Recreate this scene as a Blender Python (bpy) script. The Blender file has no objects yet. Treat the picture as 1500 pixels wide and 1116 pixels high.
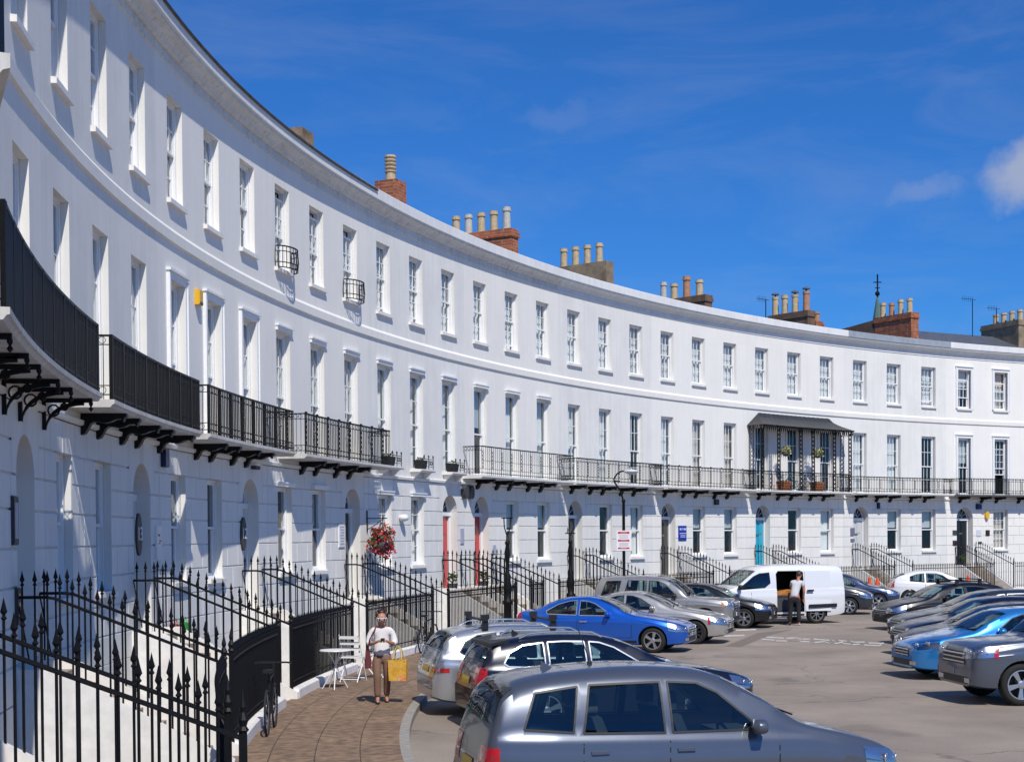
import bpy, bmesh, math, random
from mathutils import Vector, Matrix
from mathutils.bvhtree import BVHTree
R = random.Random(7)
sc = bpy.context.scene
C = sc.collection
# ------------------------------------------------------------------ frame of the crescent
SC = 2.35/2.55
Q = [59.43537, 24.4343, 66.90674, -1.63377, 0.45685, -0.2267, 0.18111, 0.42432, 0.02613]
def _p(k):
    u = (k-14.0)/14.0
    th = Q[3]+(k+Q[6]*u*u+Q[7]*u**3+Q[8]*u**4)*2.55/Q[2]
    r = Q[2]+Q[4]*u**3+Q[5]*u**4
    return Vector(((Q[0]+r*math.sin(th))*SC, (Q[1]+r*math.cos(th))*SC, 0))
def TN(k):
    t = _p(k+.02)-_p(k-.02); t.normalize()
    return t, Vector((t.y, -t.x, 0))
def W(k, z=0.0, n=0.0):
    t, nn = TN(k)
    p = _p(k)+nn*n
    return Vector((p.x, p.y, z))
def wang(k):
    t, n = TN(k)
    return math.atan2(t.y, t.x)
# ------------------------------------------------------------------ helpers
def tag(o, label=None, cat=None, group=None, kind=None):
    if label: o['label'] = label
    if cat: o['category'] = cat
    if group: o['group'] = group
    if kind: o['kind'] = kind
    return o
def thing(name, label, cat, loc=(0, 0, 0), rz=0.0, group=None):
    o = bpy.data.objects.new(name, None); C.objects.link(o)
    o.location = loc; o.rotation_euler = (0, 0, rz); o.empty_display_size = .2
    return tag(o, label, cat, group)
def copy_tree(o, parent=None):
    c = o.copy(); C.objects.link(c)
    if parent is not None: c.parent = parent
    for ch in list(o.children): copy_tree(ch, c)
    return c
class MB:
    def __init__(s): s.v = []; s.f = []; s.m = []; s.uv = None
    def add(s, vs, fs, mi=0):
        b = len(s.v); s.v += [tuple(v) for v in vs]
        for f in fs: s.f.append(tuple(b+i for i in f)); s.m.append(mi)
    def quad(s, a, b, c, d, mi=0): s.add([a, b, c, d], [(0, 1, 2, 3)], mi)
    def hexa(s, p, mi=0, skip=()):
        F = [(0, 3, 2, 1), (4, 5, 6, 7), (0, 1, 5, 4), (1, 2, 6, 5), (2, 3, 7, 6), (3, 0, 4, 7)]
        s.add(p, [f for i, f in enumerate(F) if i not in skip], mi)
    def box(s, x0, x1, y0, y1, z0, z1, mi=0, skip=(), M=None):
        p = [Vector(q) for q in ((x0, y0, z0), (x1, y0, z0), (x1, y1, z0), (x0, y1, z0), (x0, y0, z1), (x1, y0, z1), (x1, y1, z1), (x0, y1, z1))]
        if M is not None: p = [M @ q for q in p]
        s.hexa(p, mi, skip)
    def tube(s, pts, r, n=6, mi=0, cap=True, r2=None):
        pts = [Vector(p) for p in pts]; L = len(pts); rings = []
        prev = None
        for i, p in enumerate(pts):
            d = (pts[min(i+1, L-1)]-pts[max(i-1, 0)])
            if d.length < 1e-9: d = Vector((0, 0, 1))
            d.normalize()
            if prev is None:
                a = Vector((0, 0, 1)) if abs(d.z) < .9 else Vector((1, 0, 0))
                u = d.cross(a).normalized()
            else:
                u = (prev-d*prev.dot(d))
                u = u.normalized() if u.length > 1e-6 else d.orthogonal().normalized()
            prev = u; w = d.cross(u)
            rr = r if r2 is None else r+(r2-r)*i/(L-1)
            if isinstance(r, (list, tuple)): rr = r[i]
            rings.append([p+u*(rr*math.cos(2*math.pi*(j+.5)/n))+w*(rr*math.sin(2*math.pi*(j+.5)/n)) for j in range(n)])
        vs = [v for rg in rings for v in rg]; fs = []
        for i in range(L-1):
            for j in range(n):
                fs.append((i*n+j, i*n+(j+1) % n, (i+1)*n+(j+1) % n, (i+1)*n+j))
        if cap:
            fs.append(tuple(reversed(range(n)))); fs.append(tuple((L-1)*n+j for j in range(n)))
        s.add(vs, fs, mi)
    def lathe(s, prof, o=(0, 0, 0), n=10, mi=0, M=None, cap=True):
        o = Vector(o); vs = []; L = len(prof)
        for r, z in prof:
            for j in range(n):
                a = 2*math.pi*j/n; v = Vector((r*math.cos(a), r*math.sin(a), z))
                vs.append((M @ v if M is not None else v)+o)
        fs = [(i*n+j, i*n+(j+1) % n, (i+1)*n+(j+1) % n, (i+1)*n+j) for i in range(L-1) for j in range(n)]
        if cap and prof[0][0] > 1e-4: fs.append(tuple(reversed(range(n))))
        if cap and prof[-1][0] > 1e-4: fs.append(tuple((L-1)*n+j for j in range(n)))
        s.add(vs, fs, mi)
    def ring(s, c, r, t, ax, ay, n=12, mi=0):
        c = Vector(c)
        pts = [c+ax*(r*math.cos(2*math.pi*i/n))+ay*(r*math.sin(2*math.pi*i/n)) for i in range(n+1)]
        s.tube(pts, t, 4, mi, cap=False)
    def prism(s, poly, ext, mi=0):
        n = len(poly); e = Vector(ext)
        vs = [Vector(p) for p in poly]+[Vector(p)+e for p in poly]
        fs = [tuple(reversed(range(n))), tuple(range(n, 2*n))]+[(i, (i+1) % n, n+(i+1) % n, n+i) for i in range(n)]
        s.add(vs, fs, mi)
    def build(s, name, mats, parent=None, org=(0, 0, 0), smooth=False, uv=None):
        me = bpy.data.meshes.new(name)
        o = Vector(org)
        me.from_pydata([tuple(Vector(v)-o) for v in s.v], [], s.f)
        if not isinstance(mats, (list, tuple)): mats = [mats]
        for m in mats: me.materials.append(m)
        me.polygons.foreach_set('material_index', s.m)
        if smooth: me.polygons.foreach_set('use_smooth', [True]*len(s.f))
        if uv is not None:
            l = me.uv_layers.new(name='UVMap')
            for lp in me.loops: l.data[lp.index].uv = uv[lp.vertex_index]
        me.update()
        ob = bpy.data.objects.new(name, me); C.objects.link(ob)
        if parent is not None: ob.parent = parent
        else: ob.location = o
        return ob
# ------------------------------------------------------------------ materials
MAT = {}
def nodes(name):
    m = bpy.data.materials.new(name); m.use_nodes = True
    nt = m.node_tree; b = nt.nodes['Principled BSDF']
    return m, nt, b
def N(nt, t, **kw):
    n = nt.nodes.new(t)
    for k, v in kw.items():
        if k in n.inputs: n.inputs[k].default_value = v
        else: setattr(n, k, v)
    return n
def simple(name, col, rough=.6, metal=0.0, spec=.5, coat=0.0, noise=0.0, nscale=8.0, bump=0.0, bscale=60.0, detail=4.0):
    if name in MAT: return MAT[name]
    m, nt, b = nodes(name); L = nt.links.new
    b.inputs['Base Color'].default_value = (*col, 1); b.inputs['Roughness'].default_value = rough
    b.inputs['Metallic'].default_value = metal; b.inputs['Specular IOR Level'].default_value = spec
    b.inputs['Coat Weight'].default_value = coat; b.inputs['Coat Roughness'].default_value = .03
    tc = N(nt, 'ShaderNodeTexCoord')
    if noise:
        n = N(nt, 'ShaderNodeTexNoise', Scale=nscale, Detail=detail, Roughness=.6); L(tc.outputs['Object'], n.inputs['Vector'])
        r = N(nt, 'ShaderNodeMapRange'); r.inputs['From Min'].default_value = .3; r.inputs['From Max'].default_value = .7
        r.inputs['To Min'].default_value = 1-noise; r.inputs['To Max'].default_value = 1+noise*.6
        L(n.outputs['Fac'], r.inputs['Value'])
        mx = N(nt, 'ShaderNodeMix', data_type='RGBA', blend_type='MULTIPLY'); mx.inputs['Factor'].default_value = 1
        mx.inputs[6].default_value = (*col, 1); L(r.outputs[0], mx.inputs[7]); L(mx.outputs[2], b.inputs['Base Color'])
    if bump:
        n2 = N(nt, 'ShaderNodeTexNoise', Scale=bscale, Detail=3.0); L(tc.outputs['Object'], n2.inputs['Vector'])
        bp = N(nt, 'ShaderNodeBump', Strength=bump, Distance=.02); L(n2.outputs['Fac'], bp.inputs['Height']); L(bp.outputs['Normal'], b.inputs['Normal'])
    MAT[name] = m; return m
def stucco(name, col, grime=.12, edge=0.0):
    """white painted render: large soft mottling, vertical rain streaks, fine bump"""
    m, nt, b = nodes(name); L = nt.links.new
    geo = N(nt, 'ShaderNodeNewGeometry')
    n1 = N(nt, 'ShaderNodeTexNoise', Scale=.9, Detail=5.0, Roughness=.65); L(geo.outputs['Position'], n1.inputs['Vector'])
    mp = N(nt, 'ShaderNodeMapping'); mp.inputs['Scale'].default_value = (3.2, 3.2, .22); L(geo.outputs['Position'], mp.inputs['Vector'])
    n2 = N(nt, 'ShaderNodeTexNoise', Scale=1.6, Detail=5.0, Roughness=.7); L(mp.outputs['Vector'], n2.inputs['Vector'])
    ad = N(nt, 'ShaderNodeMath', operation='MULTIPLY'); L(n1.outputs['Fac'], ad.inputs[0]); L(n2.outputs['Fac'], ad.inputs[1])
    r = N(nt, 'ShaderNodeMapRange'); r.inputs['From Min'].default_value = .14; r.inputs['From Max'].default_value = .34
    r.inputs['To Min'].default_value = 1-grime; r.inputs['To Max'].default_value = 1; L(ad.outputs[0], r.inputs['Value'])
    mx = N(nt, 'ShaderNodeMix', data_type='RGBA', blend_type='MULTIPLY'); mx.inputs['Factor'].default_value = 1
    mx.inputs[6].default_value = (*col, 1); L(r.outputs[0], mx.inputs[7])
    out = mx.outputs[2]
    if edge:
        n3 = N(nt, 'ShaderNodeTexNoise', Scale=2.3, Detail=8.0, Roughness=.75); L(mp.outputs['Vector'], n3.inputs['Vector'])
        r3 = N(nt, 'ShaderNodeMapRange'); r3.inputs['From Min'].default_value = .52; r3.inputs['From Max'].default_value = .72
        r3.inputs['To Max'].default_value = edge; L(n3.outputs['Fac'], r3.inputs['Value'])
        m2 = N(nt, 'ShaderNodeMix', data_type='RGBA'); m2.inputs[7].default_value = (.16, .14, .1, 1)
        L(r3.outputs[0], m2.inputs['Factor']); L(out, m2.inputs[6]); out = m2.outputs[2]
    L(out, b.inputs['Base Color']); b.inputs['Roughness'].default_value = .75; b.inputs['Specular IOR Level'].default_value = .25
    n4 = N(nt, 'ShaderNodeTexNoise', Scale=22.0, Detail=4.0); L(geo.outputs['Position'], n4.inputs['Vector'])
    bp = N(nt, 'ShaderNodeBump', Strength=.12, Distance=.02); L(n4.outputs['Fac'], bp.inputs['Height']); L(bp.outputs['Normal'], b.inputs['Normal'])
    MAT[name] = m; return m
def glassy(name, tint, base=.07, rough=.01, fac_dark=0.0):
    m = bpy.data.materials.new(name); m.use_nodes = True; nt = m.node_tree; nt.nodes.clear(); L = nt.links.new
    o = N(nt, 'ShaderNodeOutputMaterial'); t = N(nt, 'ShaderNodeBsdfTransparent'); t.inputs['Color'].default_value = (*tint, 1)
    g = N(nt, 'ShaderNodeBsdfGlossy'); g.inputs['Roughness'].default_value = rough; g.inputs['Color'].default_value = (.95, .97, 1, 1)
    geo = N(nt, 'ShaderNodeNewGeometry')
    dt = N(nt, 'ShaderNodeVectorMath', operation='DOT_PRODUCT'); L(geo.outputs['Incoming'], dt.inputs[0]); L(geo.outputs['Normal'], dt.inputs[1])
    ab = N(nt, 'ShaderNodeMath', operation='ABSOLUTE'); L(dt.outputs['Value'], ab.inputs[0])
    om = N(nt, 'ShaderNodeMath', operation='SUBTRACT'); om.inputs[0].default_value = 1; L(ab.outputs[0], om.inputs[1])
    pw = N(nt, 'ShaderNodeMath', operation='POWER'); pw.inputs[1].default_value = 5; L(om.outputs[0], pw.inputs[0])
    f = N(nt, 'ShaderNodeMath', operation='MULTIPLY_ADD'); f.inputs[1].default_value = .92; f.inputs[2].default_value = .075; L(pw.outputs[0], f.inputs[0])
    n = N(nt, 'ShaderNodeTexNoise', Scale=1.7, Detail=1.0); L(geo.outputs['Position'], n.inputs['Vector'])
    bp = N(nt, 'ShaderNodeBump', Strength=.06, Distance=.05); L(n.outputs['Fac'], bp.inputs['Height']); L(bp.outputs['Normal'], g.inputs['Normal'])
    a = N(nt, 'ShaderNodeMath', operation='ADD'); a.inputs[1].default_value = base; a.use_clamp = True; L(f.outputs[0], a.inputs[0])
    mx = N(nt, 'ShaderNodeMixShader'); L(a.outputs[0], mx.inputs[0]); L(t.outputs[0], mx.inputs[1]); L(g.outputs[0], mx.inputs[2]); L(mx.outputs[0], o.inputs['Surface'])
    MAT[name] = m; return m
def bricks(name, c1, c2, mortar, scale=1.0, uvn=None):
    m, nt, b = nodes(name); L = nt.links.new
    geo = N(nt, 'ShaderNodeTexCoord')
    # box projection from object coordinates: horizontal run = x+y, vertical = z
    sp = N(nt, 'ShaderNodeSeparateXYZ'); L(geo.outputs['Object'], sp.inputs[0])
    ad = N(nt, 'ShaderNodeMath', operation='ADD'); L(sp.outputs[0], ad.inputs[0]); L(sp.outputs[1], ad.inputs[1])
    cb = N(nt, 'ShaderNodeCombineXYZ'); L(ad.outputs[0], cb.inputs[0]); L(sp.outputs[2], cb.inputs[1])
    br = N(nt, 'ShaderNodeTexBrick'); L(cb.outputs[0], br.inputs['Vector'])
    br.inputs['Color1'].default_value = (*c1, 1); br.inputs['Color2'].default_value = (*c2, 1); br.inputs['Mortar'].default_value = (*mortar, 1)
    br.inputs['Scale'].default_value = 1.0; br.inputs['Brick Width'].default_value = .225*scale; br.inputs['Row Height'].default_value = .085*scale; br.inputs['Mortar Size'].default_value = .008*scale
    n = N(nt, 'ShaderNodeTexNoise', Scale=3.0, Detail=6.0, Roughness=.7); L(geo.outputs['Object'], n.inputs['Vector'])
    r = N(nt, 'ShaderNodeMapRange'); r.inputs['From Min'].default_value = .3; r.inputs['From Max'].default_value = .7; r.inputs['To Min'].default_value = .5; r.inputs['To Max'].default_value = 1.2; L(n.outputs['Fac'], r.inputs['Value'])
    mx = N(nt, 'ShaderNodeMix', data_type='RGBA', blend_type='MULTIPLY'); mx.inputs['Factor'].default_value = 1
    L(br.outputs['Color'], mx.inputs[6]); L(r.outputs[0], mx.inputs[7]); L(mx.outputs[2], b.inputs['Base Color']); b.inputs['Roughness'].default_value = .9
    MAT[name] = m; return m
WHITE = stucco('white stucco', (.83, .805, .755), .06)
WHITES = [WHITE, stucco('white stucco second coat', (.80, .785, .745), .10), stucco('white stucco bright coat', (.845, .82, .77), .05)]
WHITE2 = stucco('white ground floor render', (.79, .79, .795), .12)
CORN = stucco('weathered white cornice', (.76, .75, .72), .16, .55)
CORNW = stucco('clean white cornice', (.80, .80, .79), .12, .12)
TRIM = simple('white gloss joinery', (.82, .82, .81), .35, noise=.04)
SILL = simple('white painted sill', (.82, .79, .75), .6, noise=.12, nscale=5)
IRON = simple('black iron paint', (.006, .006, .007), .5, spec=.25, noise=.3, nscale=20)
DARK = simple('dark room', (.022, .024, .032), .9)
CURT = simple('white curtain', (.8, .79, .78), .9, noise=.06, nscale=4)
CREAM = simple('cream curtain', (.62, .53, .46), .9, noise=.1, nscale=4)
GREYC = simple('grey blind', (.5, .53, .55), .85)
LEAD = simple('grey lead sheet', (.33, .36, .40), .5, noise=.15, nscale=3)
SLATE = simple('slate roofing', (.09, .10, .12), .55, noise=.35, nscale=5)
STONE = simple('step stone', (.30, .25, .20), .85, noise=.3, nscale=4, bump=.2)
OCHRE = simple('buff terracotta pot', (.52, .40, .24), .8, noise=.25, nscale=6)
TERRA = simple('orange terracotta pot', (.45, .22, .12), .8, noise=.25, nscale=6)
GREYP = simple('pale grey chimney pot', (.5, .47, .42), .8, noise=.2, nscale=6)
RBRICK = bricks('red brick', (.50, .135, .045), (.30, .075, .03), (.34, .27, .2), 1.25)
RENDER = simple('grey brown render', (.27, .205, .135), .9, noise=.45, nscale=2.2, bump=.3, bscale=15)
DRENDER = simple('dark weathered render', (.165, .10, .065), .9, noise=.4, nscale=2.2, bump=.3, bscale=15)
GLASS = glassy('window glass', (.90, .94, .94), .0)
# ------------------------------------------------------------------ building pieces
ZD = 1.33                      # door threshold
Z1, Z1T = 5.03, 7.93           # first floor openings
Z2, Z2T = 9.456, 11.42         # second floor openings
ZG, ZGT = 2.2, 4.24            # ground floor windows
OW = .40
def lin(a, b, n): return [a+(b-a)*i/n for i in range(n+1)]
def panel(mb, k0, k1, z0, z1, n, holes, step=.25, mi=0):
    ks = set([round(k0, 4), round(k1, 4)]); zs = set([z0, z1])
    for a, b, c, d in holes: ks |= {round(a, 4), round(b, 4)}; zs |= {c, d}
    ks = sorted(k for k in ks if k0-1e-6 <= k <= k1+1e-6)
    out = [ks[0]]
    for k in ks[1:]:
        m = max(1, int(math.ceil((k-out[-1])/step-1e-6))); out += lin(out[-1], k, m)[1:]
    ks = out; zs = sorted(z for z in zs if z0-1e-6 <= z <= z1+1e-6)
    b = len(mb.v)
    for z in zs:
        for k in ks: mb.v.append(tuple(W(k, z, n)))
    nk = len(ks)
    for j in range(len(zs)-1):
        for i in range(nk-1):
            kc = (ks[i]+ks[i+1])/2; zc = (zs[j]+zs[j+1])/2
            if any(a < kc < bb and c < zc < d for a, bb, c, d in holes): continue
            mb.f.append((b+j*nk+i, b+j*nk+i+1, b+(j+1)*nk+i+1, b+(j+1)*nk+i)); mb.m.append(mi)
def reveal(mb, a, b, c, d, n0, dep, mi=0, sides='lrtb'):
    P = lambda k, z, n: W(k, z, n)
    n1 = -dep
    if 'l' in sides: mb.quad(P(a, c, n0), P(a, d, n0), P(a, d, n1), P(a, c, n1), mi)
    if 'r' in sides: mb.quad(P(b, c, n1), P(b, d, n1), P(b, d, n0), P(b, c, n0), mi)
    if 't' in sides: mb.quad(P(a, d, n0), P(b, d, n0), P(b, d, n1), P(a, d, n1), mi)
    if 'b' in sides: mb.quad(P(a, c, n1), P(b, c, n1), P(b, c, n0), P(a, c, n0), mi)
def sweep(mb, k0, k1, prof, step=.25, mi=0, closed=False, ends=False):
    m = max(1, int(math.ceil((k1-k0)/step))); ks = lin(k0, k1, m); L = len(prof); b = len(mb.v)
    for k in ks:
        t, nn = TN(k); p = _p(k)
        for n, z in prof: mb.v.append((p.x+nn.x*n, p.y+nn.y*n, z))
    for i in range(m):
        for j in range(L if closed else L-1):
            a = b+i*L+j; c = b+i*L+(j+1) % L
            mb.f.append((a, a+L, c+L, c)); mb.m.append(mi)
    if ends:
        mb.f.append(tuple(b+j for j in range(L))); mb.m.append(mi)
        mb.f.append(tuple(b+m*L+j for j in reversed(range(L)))); mb.m.append(mi)
ZL = [1.0, 1.47, 1.95, 2.43, 2.91, 3.39, 3.82, 4.24, 4.72]
def block(mb, k0, k1, z0, z1, g0, g1, gz0=.019, gz1=.019, dn=-.035):
    """one drafted ashlar block: bevelled slab proud of the joints"""
    e0 = g0/2.35; e1 = g1/2.35
    n = max(1, int(math.ceil((k1-k0)/.3)))
    ks = lin(k0+e0, k1-e1, n); ko = lin(k0+e0*.25, k1-e1*.25, n)
    a = z0+gz0; c = z1-gz1; ao = z0+gz0*.25; co = z1-gz1*.25
    for i in range(n):
        mb.quad(W(ks[i], a), W(ks[i+1], a), W(ks[i+1], c), W(ks[i], c))
        mb.quad(W(ko[i], ao, dn), W(ko[i+1], ao, dn), W(ks[i+1], a), W(ks[i], a))
        mb.quad(W(ks[i], c), W(ks[i+1], c), W(ko[i+1], co, dn), W(ko[i], co, dn))
    if g0: mb.quad(W(ko[0], ao, dn), W(ks[0], a), W(ks[0], c), W(ko[0], co, dn))
    if g1: mb.quad(W(ks[-1], a), W(ko[-1], ao, dn), W(ko[-1], co, dn), W(ks[-1], c))
def arch_panel(mb, kc, n, groups, r=.53, hw=.79, h=.90, zs=3.82):
    ca = math.degrees(math.atan2(h, hw))
    def outer(t):
        c, s = math.cos(t), math.sin(t)
        q = min(hw/abs(c) if abs(c) > 1e-6 else 1e9, h/s if s > 1e-6 else 1e9)
        return c*q, s*q
    for a0, a1 in groups:
        an = sorted(set(lin(a0, a1, max(1, int((a1-a0)/9)))+[x for x in (ca, 180-ca) if a0 < x < a1]))
        for p, q in zip(an[:-1], an[1:]):
            p, q = math.radians(p), math.radians(q)
            P = lambda s, z: W(kc+s/2.35, zs+z, n)
            o0, o1 = outer(p), outer(q)
            mb.quad(P(r*math.cos(p), r*math.sin(p)), P(*o0), P(*o1), P(r*math.cos(q), r*math.sin(q)))
# ------------------------------------------------------------------ windows (local frame: x along wall, y into wall, z up, origin bottom centre on the wall face)
PROTO = {}
def sash(mb, w, z0, z1, y0, y1, cols, rows, st=.045, bar=.022):
    x0, x1 = -w/2, w/2
    mb.box(x0, x0+st, y0, y1, z0, z1); mb.box(x1-st, x1, y0, y1, z0, z1)
    mb.box(x0+st, x1-st, y0, y1, z0, z0+st*1.1); mb.box(x0+st, x1-st, y0, y1, z1-st, z1)
    iw = w-2*st; ih = z1-z0-2.1*st
    for i in range(1, cols):
        x = x0+st+iw*i/cols; mb.box(x-bar/2, x+bar/2, y0+.006, y1-.006, z0+st*1.1, z1-st)
    for j in range(1, rows):
        z = z0+1.1*st+ih*j/rows
        xs = [x0+st]+[x0+st+iw*i/cols for i in range(1, cols)]+[x1-st]
        for i in range(cols): mb.box(xs[i]+(bar/2 if i else 0), xs[i+1]-(bar/2 if i < cols-1 else 0), y0+.006, y1-.006, z-bar/2, z+bar/2)
def drape(mb, x0, x1, z0, z1, y, amp=.03, fold=.12, mi=0):
    n = max(4, int((x1-x0)/fold*4))
    for i in range(n):
        xa, xb = x0+(x1-x0)*i/n, x0+(x1-x0)*(i+1)/n
        ya, yb = y+amp*math.sin(xa/fold*6.28), y+amp*math.sin(xb/fold*6.28)
        mb.quad((xa, ya, z0), (xb, yb, z0), (xb, yb, z1), (xa, ya, z1), mi)
def window(house, k, kind, z, w, h, style='d', cols=3, rows=2, sill=True, trim=None, drop=0.0, lift=0.0, meet=.5, proud=.0):
    key = (kind, round(w, 3), h, style, cols, rows, sill, trim, drop, lift, meet)
    if key not in PROTO:
        y = .15
        f = MB()
        f.box(-w/2, -w/2+.05, y-.03, y+.10, 0, h); f.box(w/2-.05, w/2, y-.03, y+.10, 0, h)
        f.box(-w/2+.05, w/2-.05, y-.03, y+.10, h-.05, h); f.box(-w/2+.05, w/2-.05, y-.02, y+.10, 0, .05)
        zm = .05+(h-.1)*meet; iw = w-.1
        sash(f, iw, zm-drop, h-.05-drop, y, y+.04, cols, rows)
        sash(f, iw, .05+lift, zm+.05+lift, y+.045, y+.085, cols, rows if meet < .6 else rows+1)
        ob = f.build('window', TRIM, house)
        p = MB()
        p.quad((-iw/2+.02, y+.02, zm-drop+.02), (iw/2-.02, y+.02, zm-drop+.02), (iw/2-.02, y+.02, h-.07-drop), (-iw/2+.02, y+.02, h-.07-drop))
        p.quad((-iw/2+.02, y+.065, .07+lift), (iw/2-.02, y+.065, .07+lift), (iw/2-.02, y+.065, zm+.03+lift), (-iw/2+.02, y+.065, zm+.03+lift))
        p.build('pane', GLASS, ob)
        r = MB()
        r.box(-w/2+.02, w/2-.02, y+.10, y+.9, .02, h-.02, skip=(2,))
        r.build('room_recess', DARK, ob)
        c = MB(); cm = CURT; yc = y+.17
        X0, X1 = -w/2+.04, w/2-.04
        if 'd' in style: drape(c, X0, X0+.24*w, .03, h-.05, yc); drape(c, X1-.3*w, X1, .03, h-.05, yc)
        if 'r' in style: drape(c, X1-.62*w, X1, .03, h-.05, yc)
        if 'l' in style: drape(c, X0, X0+.4*w, .03, h-.05, yc)
        if 'f' in style: drape(c, X0, X1, .03, h-.05, yc, .015, .2)
        if 'c' in style: drape(c, X0, X1, .03, h-.05, yc, .02, .2); cm = CREAM
        if 'b' in style: c.quad((X0, yc-.03, h*.56), (X1, yc-.03, h*.56), (X1, yc-.03, h-.05), (X0, yc-.03, h-.05)); cm = GREYC
        if 'n' in style: drape(c, X0, X1, .03, h*.5, yc-.04, .012, .2)
        if c.f: c.build('curtain', cm, ob)
        if sill:
            s = MB(); a = w/2+.07
            s.hexa([(-a, -.085, -.10), (a, -.085, -.10), (a, .13, -.10), (-a, .13, -.10), (-a, -.085, -.012), (a, -.085, -.012), (a, .13, .006), (-a, .13, .006)])
            s.build('sill', SILL, ob)
        if trim == 'hood':
            s = MB(); a = w/2+.05
            s.box(-a, a, -.06, -.002, h+.03, h+.13); s.box(-a-.02, a+.02, -.10, -.002, h+.13, h+.17)
            s.build('hood', TRIM, ob)
        if trim == 'smallhood':
            s = MB(); a = w/2+.03
            s.box(-a, a, -.09, -.002, h+.01, h+.09); s.box(-a-.02, a+.02, -.11, -.002, h+.09, h+.125)
            s.build('hood', TRIM, ob)
        if trim == 'arch':
            s = MB(); a = w/2; q = .15
            s.box(-a-q, -a, -.05, -.002, -.02, h); s.box(a, a+q, -.05, -.002, -.02, h); s.box(-a-q, a+q, -.05, -.002, h, h+.14)
            s.box(-a-q-.01, -a-q+.05, -.075, -.0021, -.02, h+.1); s.box(a+q-.05, a+q+.01, -.075, -.0021, -.02, h+.1)
            s.box(-a-q-.03, a+q+.03, -.10, -.002, h+.14, h+.19)
            s.build('architrave', TRIM, ob)
        PROTO[key] = ob
    else:
        ob = copy_tree(PROTO[key], house)
    p = W(k+w/2/2.35, z, proud); ob.location = p-Vector(house.location); ob.rotation_euler = (0, 0, wang(k+w/2/2.35))
    return ob
# ------------------------------------------------------------------ door
def door(house, k, mat, dep=.29, glassdark=False):
    kc = k+.215; ang = wang(kc); loc = W(kc, ZD, 0)-Vector(house.location)
    f = MB(); w = 1.06; hz = 3.82-ZD; y = dep
    f.box(-w/2, -w/2+.07, y-.03, y+.09, 0, hz); f.box(w/2-.07, w/2, y-.03, y+.09, 0, hz)
    f.box(-w/2, w/2, y-.06, y+.09, hz-.12, hz-.001)
    fr = f.build('door_frame', TRIM, house); fr.location = loc; fr.rotation_euler = (0, 0, ang)
    d = MB(); a = w/2-.072; H = hz-.125
    d.box(-a, a, y+.03, y+.075, 0.01, H)
    for sx in (-1, 1):
        for z0, z1 in ((.12, .78), (.95, 1.62), (1.75, H-.1)):
            x0, x1 = sorted((sx*.06, sx*(a-.09)))
            d.box(x0, x1, y+.012, y+.03, z0, z1, skip=(3,)); d.box(x0+.05, x1-.05, y+.004, y+.012, z0+.05, z1-.05, skip=(3,))
    do = d.build('door', mat, house); do.location = loc; do.rotation_euler = (0, 0, ang)
    b = MB(); brass = simple('brass', (.55, .4, .15), .3, 1.0)
    b.lathe([(0, -.03), (.03, -.02), (.034, 0), (.02, .02), (.012, .05)], (0, y-.03, 1.0), 8, M=Matrix.Rotation(-math.pi/2, 3, 'X'))
    b.build('door_knob', brass, do)
    b = MB(); b.box(-.13, .13, y-.002, y+.006, 1.05+.62, 1.05+.69); b.build('letter_plate', brass, do)
    g = MB(); r = .53; m = 14
    pts = [(r*math.cos(math.pi*i/m), y+.05, hz+r*math.sin(math.pi*i/m)) for i in range(m+1)]
    g.add(pts, [tuple(range(m+1))])
    fl = g.build('fanlight', GLASS, house); fl.location = loc; fl.rotation_euler = (0, 0, ang)
    bars = MB()
    bars.tube([(p[0]*.97, y+.04, hz+(p[2]-hz)*.97) for p in pts], .03, 4)
    for i in range(1, 6):
        t = math.pi*i/6; bars.tube([(.14*math.cos(t), y+.04, hz+.14*math.sin(t)), (r*math.cos(t), y+.04, hz+r*math.sin(t))], .011, 4)
    bars.tube([(.14*math.cos(math.pi*i/8), y+.04, hz+.14*math.sin(math.pi*i/8)) for i in range(9)], .012, 4)
    bars.build('glazing_bars', TRIM, fl)
    rr = MB(); rr.box(-w/2+.01, w/2-.01, y+.1, y+1.2, 0, hz+.56, skip=(2,)); rr.build('hall_recess', DARK, fl).location = (0, 0, 0)
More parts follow.
